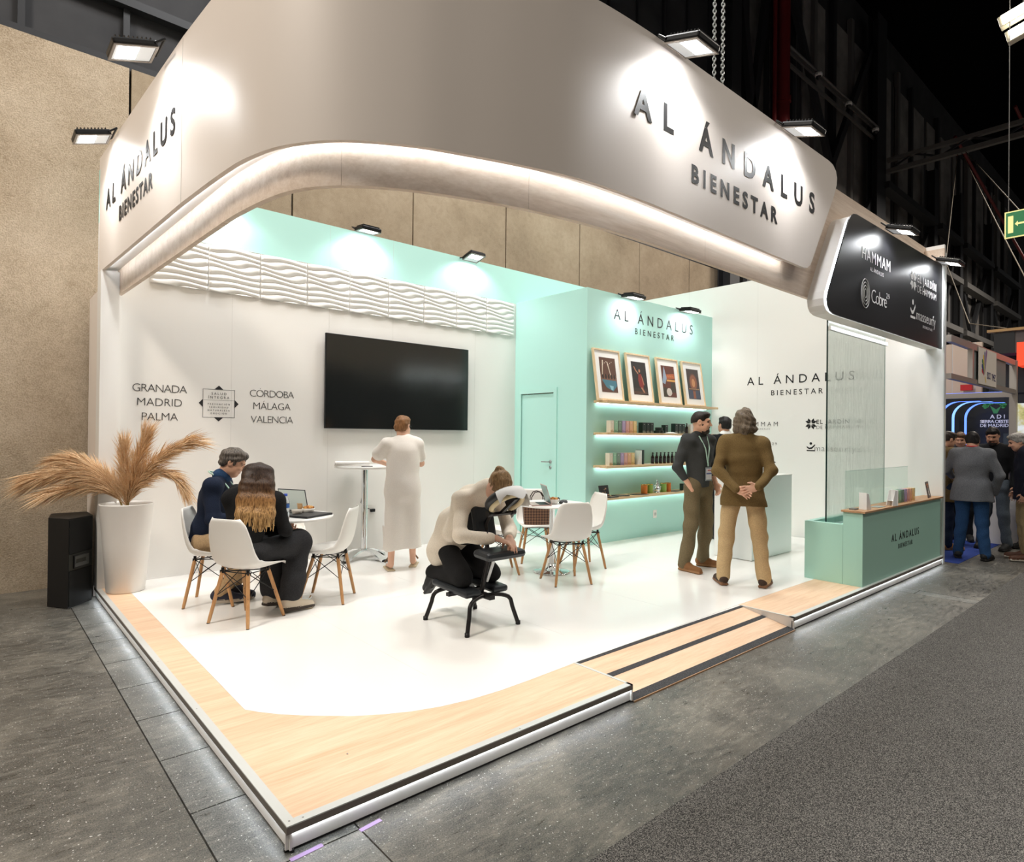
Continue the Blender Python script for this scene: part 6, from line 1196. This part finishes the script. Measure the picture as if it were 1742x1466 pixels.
for i, (x, y0, zt) in enumerate(((13.0, 1.20, 2.30), (13.5, 1.12, 2.31), (14.0, 1.03, 2.31))):
    ar = thing('light_arch', ('nearest', 'middle', 'rearmost')[i]+' glowing blue rounded arch in the dark booth', 'light arch', (x, 0, 0), 0, 'blue light arches')
    P = [(y0, .0), (y0, zt-.3)]+[(y0-.3+.3*math.cos(a), zt-.3+.3*math.sin(a)) for a in [R(90*k/8) for k in range(9)]]+[(y0-.62, zt)]
    vs = []
    for y, z in P: vs += [(-.02, y, z), (.16, y, z)]
    inn = [(y-.02 if k < 2 else y-.0, z) for k, (y, z) in enumerate(P)]
    MB().add(vs, [(2*k, 2*k+2, 2*k+3, 2*k+1) for k in range(len(P)-1)], 0, True).build('lit_inside', M_neon if i != 1 else M_neon2, ar)
    vs = []
    for k, (y, z) in enumerate(P):
        c = (y0-.3, zt-.3); dy, dz = (1, 0) if k < 2 else ((y-c[0])/.3, (z-c[1])/.3) if k < 11 else (0, 1); vs += [(-.022, y, z), (-.022, y+dy*.085, z+dz*.085)]
    MB().add(vs, [(2*k, 2*k+1, 2*k+3, 2*k+2) for k in range(len(P)-1)], 0, False).build('face', M_dark, ar)
box('ceiling_light', (13.4, .2, 2.46), (13.5, 1.3, 2.48), M_neon, None, label='thin blue light tube under the booth ceiling', category='light tube')
dd = box('inner_door', (14.585, .28, 0), (14.6, .52, 1.72), mat('booth_door', (52, 60, 56), .5), bw)
pb = thing('photo_wall', 'backlit landscape photo wall at the right edge of the picture', 'photo wall', (13.2, .12, .4)); box('panel', (0, -2., 0), (.05, .0, 1.85), mat('lit_photo', (180, 196, 150), .5, emit=(190, 205, 170), es=.5), pb)
_m = MATS['lit_photo']; _f = nz(_m, 2.5, 5, .6, coords(_m)); _cc = ramp(_m, _f, ((.35, (90, 120, 50)), (.5, (196, 190, 130)), (.62, (226, 236, 246)))); setc(_m, _cc); setc(_m, _cc, 'Emission Color'); box('edge_light', (-.01, 0, 0), (.06, .03, 1.85), mat('edge_glow', (250, 240, 190), .5, emit=(250, 240, 190), es=2.), pb)
rs = thing('red_sign_box', 'glowing red hanging sign box at the right edge', 'sign', (14, .22, 3.0)); box('case', (0, -1.6, 0), (.8, 0, .44), mat('red_glow', (226, 70, 40), .5, emit=(230, 70, 36), es=.9), rs); box('white_card', (-.01, -.5, .14), (0, -.12, .34), mat('sign_white', (238, 236, 228), .5, emit=(238, 236, 228), es=.5), rs); box('picture', (-.012, -.3, .17), (-.01, -.17, .27), mat('sign_bottle', (150, 50, 40), .5), rs)
bxo = thing('hanging_speaker_box', 'dark hanging box under a wooden batten near the red sign', 'box', (14, .25, 3.25)); box('front', (0, 0, 0), (.02, .32, .4), M_black, bxo); box('side', (.02, -.2, 0), (1.0, .32, .4), mat('box_grey', (92, 82, 78), .6), bxo); box('batten', (-.05, -2, .42), (.1, .42, .47), mat('batten', (176, 140, 92), .6), bxo)
bl = box('blue_carpet', (8.64, -.12, .0), (14.6, 1.8, .004), mat('blue_carpet', (36, 62, 140), .95), kind='structure')
ctr = thing('white_counter', 'white counter of the neighbouring stand between the visitors', 'counter', (10.9, -.35, .004)); box('body', (0, 0, 0), (.5, .7, .95), M_white, ctr, .004); box('top_board', (-.02, -.02, .95), (.52, .72, .98), M_panelw, ctr, .003)
rd = box('red_case', (14.5, 1.02, 2.60), (14.6, 1.22, 2.72), mat('red_case', (196, 34, 34), .5), None, label='small red case above the dark booth header', category='case')
# emergency exit sign
ex = thing('exit_sign', 'green emergency exit sign with door symbol and arrow hanging at the right', 'sign', (12.0, .05, 4.93)); M_eg = mat('exit_green', (28, 110, 62), .5, emit=(28, 110, 62), es=.35); M_ey_ = mat('exit_pale', (236, 226, 150), .5, emit=(236, 226, 150), es=.5)
box('plate', (0, -.62, 0), (.02, 0, .44), M_ey_, ex); box('field', (-.004, -.60, .02), (0, -.02, .42), M_eg, ex); box('door_symbol', (-.006, -.115, .08), (-.004, -.045, .36), M_ey_, ex)
MB().add([(-.006, y, z) for y, z in ((-.135, .22), (-.175, .265), (-.175, .235), (-.30, .235), (-.30, .205), (-.175, .205), (-.175, .175))], [tuple(range(7))]).build('arrow', M_ey_, ex)
for y in (-.05, -.57): MB().tube([(.01, y, .44), (.01, y, 8)], .006, 5).build('wire', M_steelg, ex)
# pair of hall lamps in view
for i, (y, z, lab) in enumerate(((.13, 8.50, 'upper of the two lit hall lamps in the top right corner'), (.03, 8.20, 'lower of the two lit hall lamps in the top right corner'))):
    l = thing('hall_lamp', lab, 'lamp', (12.0, y, z), 0, 'hall lamps'); T = TR(rx=R(-14)) @ TR(ry=R(20)); MB().box((0, -.62, 0), (.1, 0, .25), 0, T, .01).build('housing', mat('lamp_housing', (196, 190, 170), .5), l); MB().box((-.012, -.57, .02), (0.0, -.05, .23), 0, T).build('lens', mat('hall_lamp_lens', (255, 250, 235), .5, emit=(255, 244, 222), es=14), l); MB().tube([(.08, -.3, .25), (.4, -.3, 1.2), (.6, -.3, 7.3)], .02, 6).build('hanger', M_steelg, l)
# visitors
def pants(name, c, th=.096, kn=.07, an=.062): return trousers(cloth(name, c, .14, 120), th, kn, an, .0, .006)
blk_sh = shoes(mat('black_shoe', (28, 28, 28), .7), mat('dark_sole2', (40, 38, 36), .8))
HB = dict(h=.011, z=.004)
person('stout man in grey blazer and blue jeans seen from behind in the aisle', (9.12, -.15), 8, dict(elL=(-.30, .10, 1.22), wrL=(-.26, .32, 1.12), elR=(.30, -.02, 1.16), wrR=(.24, .12, .92), anL=(-.15, 0, .09), anR=(.15, 0, .09), toL=(-.18, .18, .03), toR=(.2, .17, .03), head=(0, .06, 1.62)), .97, (206, 158, 132), (0, -14), fat=1.16, top=lambda c: (jacket(cloth('grey_tweed', (106, 108, 112), .2, 160), .80, 1., 1.12, True, 'blazer', 1.06, 1.06, .005, extra=lambda s, c: (s.cone((-.08, -.01, 1.0), (-.10, -.01, .80), .14, .15, .05), s.cone((.08, -.01, 1.0), (.10, -.01, .80), .14, .15, .05)))(c), MB().tube([(-.06, -.05, 1.55), (0, -.075, 1.545), (.06, -.05, 1.55)], .01, 6).build('lanyard', mat('red_lanyard', (196, 60, 56), .6), c['b'])), bottom=pants('blue_denim', (44, 74, 112)), shoe=blk_sh, hair=hair_short(hairmat('black_hair', (18, 17, 18), (40, 36, 34)), 1.04, -.03, .04, .004), seed=21, **HB)
person('man in brown padded parka standing left of the group in the aisle', (9.75, .34), -38, dict(head=(0, .09, 1.63)), .97, (206, 158, 132), (0, -18), fat=1.08, top=jacket(cloth('brown_parka', (92, 76, 50), .15, 60), .72, 1., 1.25, True, 'parka', 1.1, 1.3, .009), bottom=pants('dark_denim', (30, 40, 60)), shoe=shoes(mat('tan_boot', (190, 130, 60), .7), mat('tan_sole', (150, 112, 76), .8)), hair=hair_short(M_dkh, 1.03, -.02, .04, .003), seed=22, **HB)
person('bearded man in black hooded top facing the camera among the visitors', (10.35, -.16), 172, dict(head=(0, .09, 1.645), anL=(-.15, 0, .09), anR=(.15, .05, .09)), 1.0, (196, 146, 120), (12, -24), top=jacket(cloth('black_hoodie', (24, 25, 27), .2), .86, 1., 1.12, True, 'hooded_top', 1., 1.1, .006), bottom=pants('grey_denim', (84, 92, 100)), shoe=blk_sh, hair=hair_short(hairmat('black_hair', (18, 17, 18), (40, 36, 34)), 1.04, -.02, .04, .004), beard=beard, seed=23, **HB)
def quilt(s, c):
    j = c['j']
    for k in range(8): z_ = .86+.085*k; s.cone((-.10, 0, z_), (.10, 0, z_), .125, None, .02, 0, (0, 1, 0), .95)
person('grey-haired man in navy quilted jacket and beige trousers at the right edge', (9.62, -.64), 110, dict(head=(0, .10, 1.61), neck=(0, .02, 1.49)), .97, (206, 158, 132), (6, -20), fat=1.1, top=jacket(cloth('navy_quilt', (26, 30, 42), .2, 50, .5), .82, 1., 1.18, True, 'quilted_jacket', 1.02, 1.25, .006, extra=quilt), bottom=pants('beige_chino2', (150, 132, 98)), shoe=shoes(mat('brown_leather', (92, 56, 38), .5), mat('pale_sole', (206, 196, 180), .7)), hair=hair_short(hairmat('grey_hair', (104, 100, 96), (160, 156, 150)), 1.04, -.03, .04, .004), seed=24, **HB)
person('visitor in grey jeans half hidden behind the quilted jacket', (10.75, -.52), 165, dict(head=(0, .08, 1.60)), .96, (206, 158, 132), (0, -18), top=jacket(cloth('dark_jumper', (44, 44, 48), .2), .86, 1., 1.08, True, 'jumper'), bottom=pants('pale_denim', (104, 116, 130)), shoe=blk_sh, hair=hair_short(M_dkh, 1.04, -.02, .04, .004), seed=25, **HB)
person('visitor in dark clothes whose head shows between the parka and the blazer', (10.9, .38), 190, dict(head=(0, .08, 1.63)), .97, (206, 158, 132), (0, -15), top=jacket(cloth('dark_jumper', (44, 44, 48), .2), .86, 1., 1.08, True, 'jumper'), bottom=pants('black_denim', (30, 32, 36)), shoe=blk_sh, hair=hair_short(hairmat('brown_hair', (70, 50, 36), (104, 78, 58)), 1.04, -.02, .04, .004), seed=26, **HB)
